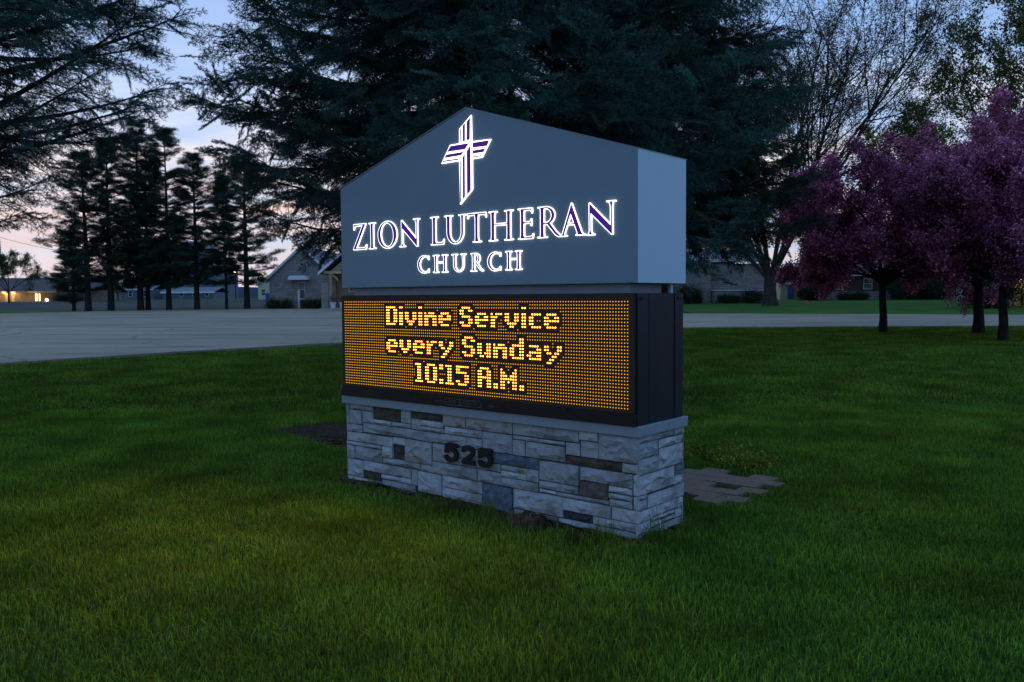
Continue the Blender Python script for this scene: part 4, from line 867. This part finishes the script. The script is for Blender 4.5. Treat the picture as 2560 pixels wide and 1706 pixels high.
st_.append(broadleaf(ground_at(2447, 30.9), 22, 'purple blossoming tree with the thicker forked trunk near the right edge', 'bark_dark', 'blossom', BLOSSOM, 6.9, 1.0, 1.95, .17, limbs=8, up=.30, lv2=7, lv3=6, extra=3, leafscale=1.12, low=5, name='crabapple_tree', group=CG)[1:])
st_.append(broadleaf(ground_at(2509, 27.2), 23, 'rightmost purple blossoming tree, its trunk closest to the camera', 'bark_dark', 'blossom', BLOSSOM, 5.9, .95, 2.0, .13, limbs=7, up=.30, lv2=7, lv3=6, extra=3, leafscale=1.12, low=5, name='crabapple_tree', group=CG)[1:])
st_.append(broadleaf(ground_at(22, 114), 33, 'small thinly leafed tree before the lit house at left', 'bark_grey', 'small', SMALLLEAF, 6.6, .9, 1.5, .11, limbs=7, up=.5, lv2=6, lv3=4, extra=1, leafscale=.8)[1:])
st_.append(broadleaf(ground_at(295, 126), 34, 'small pale green tree seen between the pine trunks', 'bark_grey', 'small', SMALLLEAF, 4.2, .9, 1.1, .09, limbs=6, up=.4, lv2=5, lv3=4, extra=1, leafscale=.8)[1:])
st_.append(broadleaf(ground_at(2120, 109), 51, 'dark leafy tree behind the left half of the ranch house', 'bark_grey', 'small', SMALLLEAF, 9.0, .8, 2.0, .2, limbs=7, up=.4, lv2=6, lv3=5, extra=3, leafscale=1.5)[1:])
st_.append(broadleaf(ground_at(2330, 111), 52, 'dark leafy tree behind the right half of the ranch house', 'bark_grey', 'small', SMALLLEAF, 9.5, .8, 2.0, .2, limbs=7, up=.4, lv2=6, lv3=5, extra=3, leafscale=1.5)[1:])
def shrub(loc, rx, rz, seed, label, clumps, key, group=None, n=170, name='shrub'):
    r = np.random.default_rng(seed); t = tree_root(name, loc, label, group, 'shrub'); wp = []
    for i in range(7): a = r.uniform(0, 6.28); wp.append(([(0, 0, -.1), (math.cos(a) * rx * .4, math.sin(a) * rx * .4, rz * .9), (math.cos(a) * rx * .6, math.sin(a) * rx * .6, rz * 1.5)], [.03, .02, .006], 4))
    wood(wp, 'stems', MATS['bark_dark'], t); d = r.normal(size=(n, 3)); d /= np.linalg.norm(d, axis=1)[:, None]; rad = r.uniform(.55, 1.0, n) ** .5 * (1 + .12 * np.sin(d[:, 0] * 5 + seed) * np.cos(d[:, 1] * 4))
    P = d * rad[:, None] * np.array([rx, rx, rz]); P[:, 2] = np.maximum(P[:, 2] + rz * .95, .1)
    scatter('foliage', key, clumps, P, eul(d, r.uniform(-3, 3, n)), r.uniform(.8, 1.5, n) * max(rx, .5) * 1.15, r.integers(0, len(clumps), n), t)

# ------------------------------------------------------------------ buildings
def local(o):
    return lambda name, m, x0, x1, y0, y1, z0, z1, parent=None: box(name, MATS[m], parent or o, x0, x1, y0, y1, z0, z1)
def window(B, parent, x0, x1, y, z0, z1, frame='white_trim', glass='dark_glass', bars=1, w=.06):
    f = MB().box(x0, x1, y - .05, y + .02, z0, z0 + w).box(x0, x1, y - .05, y + .02, z1 - w, z1).box(x0, x0 + w, y - .05, y + .02, z0 + w, z1 - w).box(x1 - w, x1, y - .05, y + .02, z0 + w, z1 - w)
    for k in range(bars): z = z0 + (z1 - z0) * (k + 1) / (bars + 1); f.box(x0 + w, x1 - w, y - .045, y + .015, z - .02, z + .02)
    fo = f.build('window', MATS[frame], parent); box('pane', MATS[glass], fo, x0 + w, x1 - w, y - .02, y - .005, z0 + w, z1 - w); return fo
def gable_roof(name, m, parent, x0, x1, y0, y1, ze, zr, over=.3, th=.14, trim='white_trim', axis='y'):
    """pitched roof with its ridge along y (gable facing the camera) or along x"""
    b = MB(); t = MB()
    if axis == 'y':
        xm = (x0 + x1) / 2; k = (zr - ze) / (xm - x0)
        for sx in (-1, 1):
            xe = xm + sx * ((x1 - x0) / 2 + over); zz_ = zr - k * abs(xe - xm); q = [(xm, zr), (xe, zz_), (xe, zz_ + th), (xm, zr + th)]
            if sx < 0: q = q[::-1]
            b.prism(q if sx > 0 else q, y0 - over, y1 + over)
            tq = [(xm, zr - .10), (xe, zz_ - .10), (xe, zz_ + th + .02), (xm, zr + th + .02)]; t.prism(tq if sx > 0 else tq[::-1], y0 - over - .05, y0 - over - .004)
    else:
        ym = (y0 + y1) / 2; k = (zr - ze) / (ym - y0)
        for sy in (-1, 1):
            ye = ym + sy * ((y1 - y0) / 2 + over); zz_ = zr - k * abs(ye - ym); xa, xb = x0 - over, x1 + over
            b.add([(xa, ym, zr), (xb, ym, zr), (xb, ye, zz_), (xa, ye, zz_), (xa, ym, zr + th), (xb, ym, zr + th), (xb, ye, zz_ + th), (xa, ye, zz_ + th)], [(0, 1, 2, 3), (7, 6, 5, 4), (3, 2, 6, 7), (0, 3, 7, 4), (1, 5, 6, 2)])
            t.box(xa, xb, min(ye, ye + sy * .03), max(ye, ye + sy * .03), zz_ - .12, zz_ + th + .02)
    ro = b.build(name, MATS[m], parent); t.build('fascia', MATS[trim], ro); return ro
CG0 = T(71.2)
church = empty('church', (-17.0, 71.4, CG0))
tag(church, 'pale stone church with a gabled wing and lit porch behind the sign', 'church')
L_ = local(church)
wx0, wx1 = -3.45, 2.15
MB().prism([(wx0, -.4), (wx1, -.4), (wx1, 2.6), ((wx0 + wx1) / 2, 5.15), (wx0, 2.6)], 0, 14).build('wing_wall', MATS['church_stone'], church)
gable_roof('wing_roof', 'roof_grey', church, wx0, wx1, 0, 14, 2.62, 5.2, .28)
d_ = L_('side_door', 'white_trim', -1.07, -.44, -.035, .0, -.25, 2.25)
L_('panel', 'church_stone', -1.04, -.47, -.05, -.036, 1.62, 2.2, d_)
box('pane', MATS['dark_glass'], d_, -.88, -.47, -.055, -.036, .86, 1.58); box('pane', MATS['dark_glass'], d_, -.88, -.47, -.055, -.036, -.05, .78)
cn = MB().box(-1.6, .02, -1.0, 0, 2.42, 2.66).build('door_canopy', MATS['white_trim'], church); MB().box(-1.53, -.2, -.9, 0, 2.665, 2.76).build('canopy_top', MATS['white_trim'], cn)
# porch: gable to the camera, tan soffit and post, in front of the wing's right end
py0, px0, px1 = -3.6, 1.85, 9.65; ph, pr = 3.05, 6.4
gable_roof('porch_roof', 'roof_grey', church, px0, px1, py0, 8.0, ph, pr, .30)
MB().prism([(px0 + .55, ph + .02), (px1 - .55, ph + .02), ((px0 + px1) / 2, pr - .5)], py0 + .5, py0 + .56).build('porch_gable', MATS['soffit_tan'], church)
L_('porch_beam', 'soffit_tan', px0 + .1, px1 - .1, py0, py0 + .3, ph - .22, ph - .01)
L_('porch_ceiling', 'soffit_tan', px0 + .15, px1 - .15, py0 + .6, -.02, ph - .05, ph)
for x in (px0 + .45, px1 - 1.0): L_('porch_post', 'wood_tan', x, x + .26, py0 + .05, py0 + .31, -.2, ph - .22)
L_('porch_pier', 'church_stone', px0 - .12, px0 + .42, py0 + .02, py0 + .34, -.3, 2.2)
L_('entry_wall', 'church_stone', px0 + .2, 14, .0, .3, -.3, 7.0) if False else None
MB().box(2.15, 14.0, .3, 14, -.4, 3.2).build('hall_wall', MATS['church_stone'], church)
window(L_, church, 3.2, 4.3, .3, 1.4, 2.4); window(L_, church, 5.4, 7.0, .3, .0, 2.3, bars=0)
L_('porch_step', 'concrete', px0 - .2, px1 + .2, py0 - .3, 0, -.5, .06)
pl_ = bpy.data.lights.new('porch_light', 'POINT'); pl_.energy = 14; pl_.color = (1, .55, .22); pl_.shadow_soft_size = .15
po = bpy.data.objects.new('porch_light', pl_); col.objects.link(po); po.parent = church; po.location = (px0 + 2.6, py0 + 1.6, ph - .35)
# nave and sanctuary to the right of the sign
nx = 30.3
MB().prism([(14.0, -.4), (26.5, -.4), (26.5, 5.6), (20.2, 12.5), (14.0, 5.6)], 4.0, 30).build('nave_wall', MATS['church_stone'], church)
gable_roof('nave_roof', 'roof_grey', church, 14.0, 26.5, 4.0, 30, 5.62, 12.5, .3)
MB().box(26.5, 36.0, 9.2, 26, -.4, 4.2).build('apse_wall', MATS['church_stone'], church)
MB().box(36.003, 41.5, 9.9, 24, -.4, 3.9).build('apse_wall', MATS['church_stone'], church)
low = MB().box(36.1, 40.7, 8.2, 9.895, -.4, 1.28).build('low_wall', MATS['church_stone'], church); MB().box(36.0, 40.8, 8.08, 9.89, 1.285, 1.37).build('coping', MATS['white_trim'], low)
gable_roof('apse_roof', 'roof_grey', church, 26.5, 41.5, 9.9, 24, 4.22, 5.3, .35, axis='x')
window(L_, church, 37.6, 38.2, 9.895, 2.9, 3.2, frame='church_stone'); window(L_, church, 40.2, 40.9, 9.895, 2.9, 3.5, frame='church_stone'); window(L_, church, 33.7, 34.3, 9.195, 3.4, 3.8, frame='church_stone')
for i, px in enumerate((682, 715, 772, 795)):
    p = at(px, 770, 70.6); shrub(Vector((p.x, 70.65, T(70.65) - .03)), .62 if i != 1 else .55, .42, 60 + i, ('rusty low bush at the left corner of the church wing', 'low bush left of the church side door', 'low bush just right of the church side door', 'low bush beside the church porch pier')[i], RUST, 'rust', 'low bushes along the church wing')
pot = MB()
for i, (px, lab) in enumerate(((833, 'white planter left of its pair on the church porch'), (856, 'white planter right of its pair on the church porch, partly behind the sign'))):
    p = at(px, 770, 67.6); t = tree_root('planter', Vector((p.x, 67.65, CG0 + .062)), lab, 'white porch planters', 'planter')
    b = MB(); ring = [(.16, 0), (.24, .40), (.27, .40), (.27, .46), (.21, .46), (.20, .40)]
    for k, (rd, z) in enumerate(ring):
        for q in range(12): a = q * math.pi / 6; b.v.append((rd * math.cos(a), rd * math.sin(a), z))
    for k in range(len(ring) - 1):
        for q in range(12): b.f.append((k * 12 + q, k * 12 + (q + 1) % 12, k * 12 + 12 + (q + 1) % 12, k * 12 + 12 + q))
    b.f.append(tuple(reversed(range(12)))); b.f.append(tuple(60 + q for q in range(12))); b.m = [0] * len(b.f); b.build('pot', MATS['planter_white'], t, smooth=False)
    P = np.random.default_rng(i).normal(size=(26, 3)) * np.array([.12, .12, .18]) + np.array([0, 0, .72]); scatter('plant', 'rust', RUST, P, np.random.default_rng(i).uniform(-3, 3, (26, 3)), np.full(26, .55), np.random.default_rng(i).integers(0, 2, 26), t)
for i, (px, Y, rx, rz, lab) in enumerate(((1722, 78.5, 1.1, .9, 'dark shrub against the church wall next to the sign'), (1745, 78.6, .5, .35, 'small low shrub left of the church downpipe'), (1815, 78.6, .75, .42, 'low shrub under the middle of the church low wall'), (1838, 78.6, .5, .38, 'small shrub between two larger ones at the church low wall'), (1880, 78.4, 1.0, .62, 'broad dark shrub at the right end of the church low wall'))):
    shrub(ground_at(px, Y), rx, rz, 80 + i, lab, SHRUB, 'shrub', 'shrubs along the church wall')
# ranch house behind the blossoming trees
H1 = empty('ranch_house', (at(2200, 745, 92).x, 92, T(92))); tag(H1, 'low brick ranch house with pale roof behind the blossoming trees', 'house')
HL = local(H1); u = 92 / F_PX
def hx(px): return (px - 2200) * u
HL('wall', 'house_brick', hx(2065), hx(2400), 0, 9, .95, 2.75); MB().box(hx(2060), hx(2195), -.12, 9, -.4, .946).build('stone_skirt', MATS['church_stone'], H1); MB().box(hx(2195) + .003, hx(2400), -.06, 9, -.4, .946).build('stone_skirt', MATS['church_stone'], H1)
b = MB(); x0, x1 = hx(2030), hx(2420)
b.add([(x0, -1.1, 2.78), (x1, -1.1, 2.78), (x1, 10, 2.78), (x0, 10, 2.78), (x0 + 4.5, 4.5, 5.2), (x1 - 4.5, 4.5, 5.2)], [(0, 1, 5, 4), (1, 2, 5), (2, 3, 4, 5), (3, 0, 4), (0, 3, 2, 1)])
ro = b.build('roof', MATS['roof_light'], H1); MB().box(x0 + .02, x1 - .02, -1.14, -1.105, 2.6, 2.8).build('fascia', MATS['white_trim'], ro)
for a, c in ((2083, 2106), (2158, 2180), (2262, 2300)): window(HL, H1, hx(a), hx(c), 0, 1.15, 2.35)
HL('front_door', 'white_trim', hx(2415), hx(2428), -.4, -.3, .1, 2.2)
for i, (px, rx, rz, lab) in enumerate(((2018, .95, .85, 'dark rounded bush at the left end of the ranch house'), (2042, 1.1, .8, 'second dark bush from the left end of the ranch house'), (2115, .8, .42, 'low bush under the left window of the ranch house'), (2150, .8, .42, 'low bush under the second window of the ranch house'), (2246, 1.0, 1.25, 'tall rounded evergreen bush right of the first blossoming trunk'), (2295, 1.2, 1.05, 'wide dark bush in the middle of the ranch house front'), (2345, 1.5, 1.2, 'largest dark bush before the ranch house'))):
    shrub(ground_at(px, 90.0), rx, rz, 100 + i, lab, SHRUB, 'shrub', 'bushes before the ranch house', n=260)
shrub(ground_at(2470, 60), 1.75, 1.6, 120, 'big dark round bush between the two right hand blossoming trunks', SHRUB, 'shrub', None, n=420)
# shed with a blue door, seen left of the ranch house
sh = empty('garden_shed', (at(1985, 745, 98).x, 98, T(98))); tag(sh, 'small pinkish shed with a blue door between church and ranch house', 'shed')
SL = local(sh); SL('wall', 'soffit_tan', -1.6, 1.9, 0, 3, -.3, 2.0); SL('door', 'blue_door', -.75, .0, -.06, -.003, -.1, 1.85); gable_roof('roof', 'roof_grey', sh, -1.6, 1.9, 0, 3, 2.0, 3.0, .2, axis='x')
wp_ = empty('white_shed', (at(2417, 745, 85).x, 85, T(85))); tag(wp_, 'tall narrow white shed beside the forked blossoming trunk', 'shed')
SL = local(wp_); SL('wall', 'white_trim', -.42, .42, 0, 1.2, -.2, 2.0); SL('door', 'planter_white', -.3, .3, -.04, -.003, -.05, 1.8); gable_roof('roof', 'roof_grey', wp_, -.42, .42, 0, 1.2, 2.0, 2.3, .1)
# lit garage at the right edge
ga = empty('lit_garage', (at(2535, 745, 64).x, 64, T(64))); tag(ga, 'tan garage wall lit by a lamp at the right edge', 'garage')
GLc = local(ga); GLc('wall', 'tan_brick', 0, 9, 0, 7, -.3, 2.35); GLc('corner_post', 'wood_tan', .62, .85, -.55, -.35, -.3, 2.25); gable_roof('roof', 'roof_brown', ga, 0, 9, 0, 7, 2.4, 4.2, .6, axis='x')
lm = MB().tube([(.05, -.42, 1.75), (.05, -.42, 1.80), (.05, -.42, 1.92), (.05, -.42, 2.0)], [.06, .13, .13, .05], 10).build('wall_lamp', MATS['warm_lamp'], ga, smooth=True); MB().box(.0, .1, -.42, 0, 2.0, 2.04).build('lamp_bracket', MATS['black_metal'], lm)
def lamp(parent, loc, e, c=(1, .66, .25), size=.12, name='lamp_light'):
    d = bpy.data.lights.new(name, 'POINT'); d.energy = e; d.color = c; d.shadow_soft_size = size; o = bpy.data.objects.new(name, d); col.objects.link(o); o.parent = parent; o.location = loc
lamp(ga, (.05, -.75, 1.85), 60)
lt = shrub(Vector((at(2568, 735, 62).x, 62.6, T(62.6))), .55, 1.5, 131, 'leafy bush lit yellow by the garage lamp', SPRING, 'spring', None, n=60)
# lit house far left
fh = empty('lit_house', (at(110, 748, 124).x, 124, T(124))); tag(fh, 'long low brown roofed house with warm lit porch at far left', 'house')
FL = local(fh); u2 = 124 / F_PX
def fx(px): return (px - 110) * u2
FL('wall', 'tan_brick', fx(-60), fx(232), 0, 9, -.3, 1.65); gable_roof('roof', 'roof_brown', fh, fx(-60), fx(232), 0, 9, 1.66, 3.45, .7, axis='x', trim='wood_tan')
for a, c in ((150, 158), (160, 168), (185, 192)): window(FL, fh, fx(a), fx(c), 0, .45, 1.35)
for a, c in ((14, 24), (30, 37)): FL('lit_panel', 'soffit_tan', fx(a), fx(c), -.06, -.003, 0, 1.5)
w_ = window(FL, fh, fx(88), fx(102), 0, .05, 1.2, bars=0, glass='warm_window'); FL('arched_trellis', 'soffit_tan', fx(105), fx(108), -1.2, -1.1, -.2, 1.45)
for px, z, e in ((17, 1.25, 70), (40, 1.25, 70), (-15, 1.2, 60)): MB().tube([(fx(px), -.30, z - .06), (fx(px), -.30, z + .06)], [.09, .09], 8).build('wall_lamp', MATS['warm_lamp'], fh); lamp(fh, (fx(px), -.75, z), e)
lamp(fh, (fx(90), -1.6, .7), 60)
fl = empty('flood_lamp', (at(117, 747, 121).x, 121, T(121))); tag(fl, 'bright white ground floodlight in front of the lit house', 'lamp')
emitmat('flood_white', (1, .95, .82), 40, (.8, .8, .8)); MB().tube([(0, -.06, .28), (0, .05, .28)], [.15, .13], 12).build('lens', MATS['flood_white'], fl); MB().box(-.2, .2, .065, .2, .1, .46).build('housing', MATS['black_metal'], fl); MB().box(-.03, .03, .0, .06, -.05, .1).build('stake', MATS['black_metal'], fl)
lamp(fl, (0, -.35, .3), 40, (1, .9, .7))
for i, (px, rx, rz) in enumerate(((160, 1.4, .4), (182, 1.2, .38))): shrub(ground_at(px, 122.8), rx, rz, 140 + i, ('low hedge left half before the lit house', 'low hedge right half before the lit house')[i], SHRUB, 'shrub', 'hedge before the lit house', n=120)
# farm buildings seen between the pine trunks
def barn(px, Y, w, dep, h, rise, m, rm, name, lab, axis='y', cat='barn', win=0):
    e = empty(name, (at(px, 745, Y).x, Y, T(Y))); tag(e, lab, cat); q = local(e); q('wall', m, -w / 2, w / 2, 0, dep, -.4, h); gable_roof('roof', rm, e, -w / 2, w / 2, 0, dep, h + .01, h + rise, .3, axis=axis)
    if axis == 'y': MB().prism([(-w / 2 + .05, h + .005), (w / 2 - .05, h + .005), (0, h + rise - .06)], .0, .12).build('gable_wall', MATS[m], e)
    for k in range(win): x = -w / 2 + w * (k + .5) / win; window(q, e, x - .35, x + .35, 0, .6, 1.6)
    return e
barn(290, 150, 13, 10, 1.9, 1.2, 'blue_siding', 'roof_grey', 'machine_shed', 'long blue grey shed behind the second pine trunk', 'x', win=5)
barn(394, 175, 9, 14, 7.4, 5.2, 'blue_siding', 'roof_light', 'farm_barn', 'tall barn with pale gable roof left of the middle pine', 'y')
barn(474, 182, 12, 14, 7.0, 5.5, 'blue_siding', 'roof_light', 'farm_barn', 'tall barn with pale gable roof right of the middle pine', 'y')
barn(470, 150, 9, 8, 1.3, .8, 'blue_siding', 'roof_grey', 'low_shed', 'low dark shed below the two tall barns', 'x', cat='shed', win=4)
barn(672, 128, 3.2, 5, 2.3, 1.3, 'cream_siding', 'roof_grey', 'cream_house', 'small cream house at the church wing corner', 'y', 'house', win=2)
bd = empty('blue_bin', (at(669.5, 745, 110).x, 110, T(110))); tag(bd, 'blue bin standing before the small cream house', 'bin'); MB().box(-.3, .3, 0, .5, .0, 1.0).build('body', MATS['blue_door'], bd); MB().box(-.34, .34, -.04, .54, 1.003, 1.08).build('lid', MATS['blue_door'], bd)
for i, (px, py, Y, lab) in enumerate(((588, 681, 150, 'small amber yard lamp on a pole left of the last pine'), (658, 686, 140, 'small yellow yard lamp on a pole near the church wing'))):
    g_ = T(Y); p = at(px, py, Y); e = empty('yard_lamp', (p.x, Y, g_)); tag(e, lab, 'lamp', 'yard lamps behind the pines'); h = p.z - g_
    MB().tube([(0, 0, -.3), (0, 0, h + .2)], [.10, .07], 7).build('pole', MATS['bark_grey'], e); MB().tube([(0, -.35, h - .1), (0, -.35, h + .14)], [.2, .12], 8).build('lamp_head', MATS['small_lamp'], e); MB().box(-.03, .03, -.35, 0, h + .1, h + .14).build('arm', MATS['steel_pole'], e)
# lattice mast and wire at the left edge
mx_ = at(9, 740, 135); mast = empty('lattice_mast', (mx_.x, 135, T(135))); tag(mast, 'slender lattice radio mast at the left edge', 'mast')
b = MB(); HM = 26.0; wz = lambda z: .62 - .5 * z / HM
for sx, sy in ((-1, -1), (1, -1), (0, 1)): b.tube([(sx * wz(0), sy * wz(0), -.3), (sx * wz(HM) - 1.4, sy * wz(HM), HM)], [.055, .045], 5)
b.build('leg_rails', MATS['steel_pole'], mast); b = MB()
for k in range(26):
    z = k * 1.0; o0, o1 = -1.4 * z / HM, -1.4 * (z + 1) / HM; c = [(sx * wz(z) + o0, sy * wz(z), z) for sx, sy in ((-1, -1), (1, -1), (0, 1))]; d = [(sx * wz(z + 1) + o1, sy * wz(z + 1), z + 1) for sx, sy in ((-1, -1), (1, -1), (0, 1))]
    for q in range(3): b.tube([c[q], d[(q + 1) % 3]], .022, 3); b.tube([c[q], c[(q + 1) % 3]], .022, 3)
b.build('bracing', MATS['steel_pole'], mast)
a_, c_ = at(-40, 582, 135), at(240, 640, 150); pts = [a_ + (c_ - a_) * (i / 10) - Vector((0, 0, 4 * .5 * (i / 10) * (1 - i / 10))) for i in range(11)]
tag(MB().tube(pts, .03, 4).build('overhead_wire', MATS['black_metal']), 'thin overhead wire sloping down to the right across the left sky', 'wire')

# ------------------------------------------------------------------ small things on the lawn
for i, (px, Y, h, lab) in enumerate(((2012, 70.0, .42, 'small orange marker flag beside the thick tree trunk'), (2480, 57.8, .50, 'small orange marker flag before the big round bush'))):
    g_ = ground_at(px, Y); e = empty('marker_flag', g_ + Vector((0, 0, .02))); tag(e, lab, 'flag', 'orange marker flags')
    MB().tube([(0, 0, -.05), (0, 0, h)], .008, 5).build('wire_stem', MATS['steel_pole'], e)
    b = MB(); n = 5
    for k in range(n + 1):
        x = .02 + .16 * k / n * (1.4 if i == 0 else 1); y = .03 * math.sin(k * 1.1); b.v += [(x, y, h - .20), (x, y, h), (x, y + .004, h - .20), (x, y + .004, h)]
    for k in range(n): o = k * 4; b.f += [(o, o + 4, o + 5, o + 1), (o + 2, o + 3, o + 7, o + 6), (o + 1, o + 5, o + 7, o + 3), (o, o + 2, o + 6, o + 4)]
    b.f += [(0, 1, 3, 2), (n * 4, n * 4 + 2, n * 4 + 3, n * 4 + 1)]; b.m = [0] * len(b.f); b.build('flag', MATS['flag_orange'], e)
def sgn(u, d, z=0.0): return SIGN_O + UDIR * u + Vector((0.6432, 0.7657, 0)) * d + Vector((0, 0, z))
def bumpy(name, ring, zc, m, amp, seed, n=9):
    """low uneven mound of soil inside an outline given in sign coordinates (u, depth)"""
    r = random.Random(seed); b = MB(); c = np.mean(ring, 0); k = len(ring)
    for j in range(n):
        f = 1 - j / n
        for (u, d) in ring:
            q = sgn(c[0] + (u - c[0]) * f, c[1] + (d - c[1]) * f); b.v.append((q.x + r.uniform(-.02, .02), q.y + r.uniform(-.02, .02), T(q.y) + (-.01 if j == 0 else zc * math.sin(min(1, (1 - f) * 2.2) * 1.57) + r.uniform(0, amp))))
    b.v.append(tuple(sgn(c[0], c[1], zc)))
    for j in range(n - 1):
        for i in range(k): b.f.append((j * k + i, j * k + (i + 1) % k, (j + 1) * k + (i + 1) % k, (j + 1) * k + i))
    for i in range(k): b.f.append(((n - 1) * k + i, (n - 1) * k + (i + 1) % k, n * k))
    b.m = [0] * len(b.f); return tag(b.build(name, MATS[m], smooth=True), kind='structure')
def outline(pts, n=6, amp=.04, seed=1):
    r = random.Random(seed); out = []
    for (a, b_), (c, d) in zip(pts, pts[1:] + pts[:1]):
        for i in range(n): t = i / n; out.append((a + (c - a) * t + r.uniform(-amp, amp), b_ + (d - b_) * t + r.uniform(-amp, amp)))
    return out
bumpy('soil_bed', outline([(-.42, -.05), (.4, -.17), (1.2, -.14), (2.0, -.16), (2.7, -.20), (3.4, -.12), (3.45, .5), (3.4, .95), (1.5, .95), (-.3, .9)], 6, .05, 3), .012, 'mulch', .03, 4, 12)
BED = [(-3.35, 1.35), (-2.4, 1.18), (-1.5, 1.05), (0, 1.0), (1.6, 1.0), (2.4, 1.3), (2.55, 2.0), (2.2, 2.9), (0, 3.1), (-1.8, 2.8), (-3.2, 2.2)]
bumpy('mulch_bed', outline(BED, 6, .07, 8), .02, 'mulch', .03, 9, 14)
bumpy('soil_mound', outline([(2.30, -.30), (2.62, -.30), (2.62, -.06), (2.28, -.06)], 5, .03, 12), .10, 'mulch', .025, 13, 7)
# pavers behind the right end
pav = empty('paver_walk', (0, 0, 0)); tag(pav, kind='structure')
r = random.Random(17); base_ = MB().box(-.5, .5, -.5, .5, -.5, .5).mesh('paver'); base_.materials.append(MATS['paver'])
for i in range(4):
    for j in range(7):
        if r.random() < .12: continue
        q = sgn(2.38 + i * .258 + (.13 if j % 2 else 0), 1.45 + j * .19); o = bpy.data.objects.new('paver', base_); col.objects.link(o); o.parent = pav
        o.location = (q.x, q.y, T(q.y) - .002 + r.uniform(-.006, .006)); o.scale = (.254, .187, .06); o.rotation_euler = (r.uniform(-.02, .02), r.uniform(-.02, .02), SIGN_RZ + r.uniform(-.02, .02))
# weeds and dry tufts at the base
WEED = [leafclump('weed_clump', MATS['weed_leaf'], s, n=40, rad=.07, size=.035, up=.5) for s in (1, 2)]
rg = np.random.default_rng(4); n = 60; P = []
while len(P) < n:
    u_, d__ = rg.uniform(1.9, 3.1), rg.uniform(2.8, 3.4); q = sgn(u_, d__); P.append((q.x, q.y, T(q.y) + rg.uniform(.02, .08)))
w_o = scatter('weeds', 'weed', WEED, P, rg.uniform(-3, 3, (n, 3)), rg.uniform(.7, 1.3, n), rg.integers(0, 2, n)); tag(w_o, 'low yellowish weeds growing beyond the pavers behind the sign', 'weeds')
TUFT = [grasspatch('dry_tuft', MATS['dry_blade'], 50, 70, .07, .16, .004, lean=.9), grasspatch('green_tuft', MATS['grass_blade'], 51, 60, .07, .20, .005, lean=.5)]
tg = [(1.62, -.16, 0, 1.0, 'brown dry grass tuft below the house number'), (2.42, -.26, 0, 1.15, 'brown dry grass tuft on the soil mound at the base'), (2.98, -.30, 0, .9, 'brown dry grass tuft nearest the front corner'),
      (.42, -.06, 1, .8, 'green grass tuft at the left part of the stone base'), (1.95, -.10, 1, .9, 'green grass tuft under the blue stone'), (3.1, -.12, 1, 1.1, 'green grass tuft in front of the near corner'), (3.42, .12, 1, 1.2, 'tall green grass tuft at the right end of the base'), (3.45, .5, 1, .8, 'short green grass tuft by the right rear of the base')]
for u_, d__, k_, s_, lab in tg:
    q = sgn(u_, d__); me = TUFT[k_]; o = bpy.data.objects.new('grass_tuft', me); col.objects.link(o); o.location = (q.x, q.y, T(q.y)); o.scale = (s_, s_, s_); o.rotation_euler = (0, 0, u_ * 3); tag(o, lab, 'grass tuft', 'tufts around the sign base')
# the lawn's blades
def lot_y(x):
    for (x0, y0), (x1, y1) in zip(LN, LN[1:]):
        if x0 <= x <= x1 and x1 > x0: return y0 + (y1 - y0) * (x - x0) / (x1 - x0)
    return 35
rg = np.random.default_rng(12); P, Sc, I = [], [], []
def in_sign(x, y):
    dx, dy = x - SIGN_O.x, y - SIGN_O.y; u_ = dx * .7657 - dy * .6432; d__ = dx * .6432 + dy * .7657
    if -.16 < u_ < 3.40 and -.07 < d__ < .86: return True
    if 2.3 < u_ < 3.38 and 1.4 < d__ < 2.72: return True
    inside = False
    for (a0, b0), (a1, b1) in zip(BED, BED[1:] + BED[:1]):
        if (b0 > d__) != (b1 > d__) and u_ < (a1 - a0) * (d__ - b0) / (b1 - b0) + a0: inside = not inside
    if inside: return True
    return False
def spread(y0, y1, dens, near):
    c = 1 / math.sqrt(dens); y = y0
    while y < y1:
        w = y * .66 + 1.2; x = -w
        while x < w:
            qx, qy = x + rg.uniform(0, c), y + rg.uniform(0, c); x += c
            if qy > lot_y(qx) - .45 or in_sign(qx, qy): continue
            P.append((qx, qy, T(qy))); hn = .85 + .35 * math.sin(qx * 1.3 + math.sin(qy * 1.1) * 2) * math.cos(qy * .9) * .6; Sc.append((rg.uniform(.9, 1.2), rg.uniform(.9, 1.2), hn * rg.uniform(.85, 1.15))); I.append(rg.integers(0, 4) if near else 4 + rg.integers(0, 3))
        y += c
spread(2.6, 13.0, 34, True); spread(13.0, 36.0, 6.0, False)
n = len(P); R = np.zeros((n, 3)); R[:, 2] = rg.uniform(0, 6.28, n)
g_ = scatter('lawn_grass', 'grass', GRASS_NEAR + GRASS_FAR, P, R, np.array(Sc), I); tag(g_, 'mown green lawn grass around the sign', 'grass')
print('COUNTS', n1, n2, n3, st_, 'grass', n)
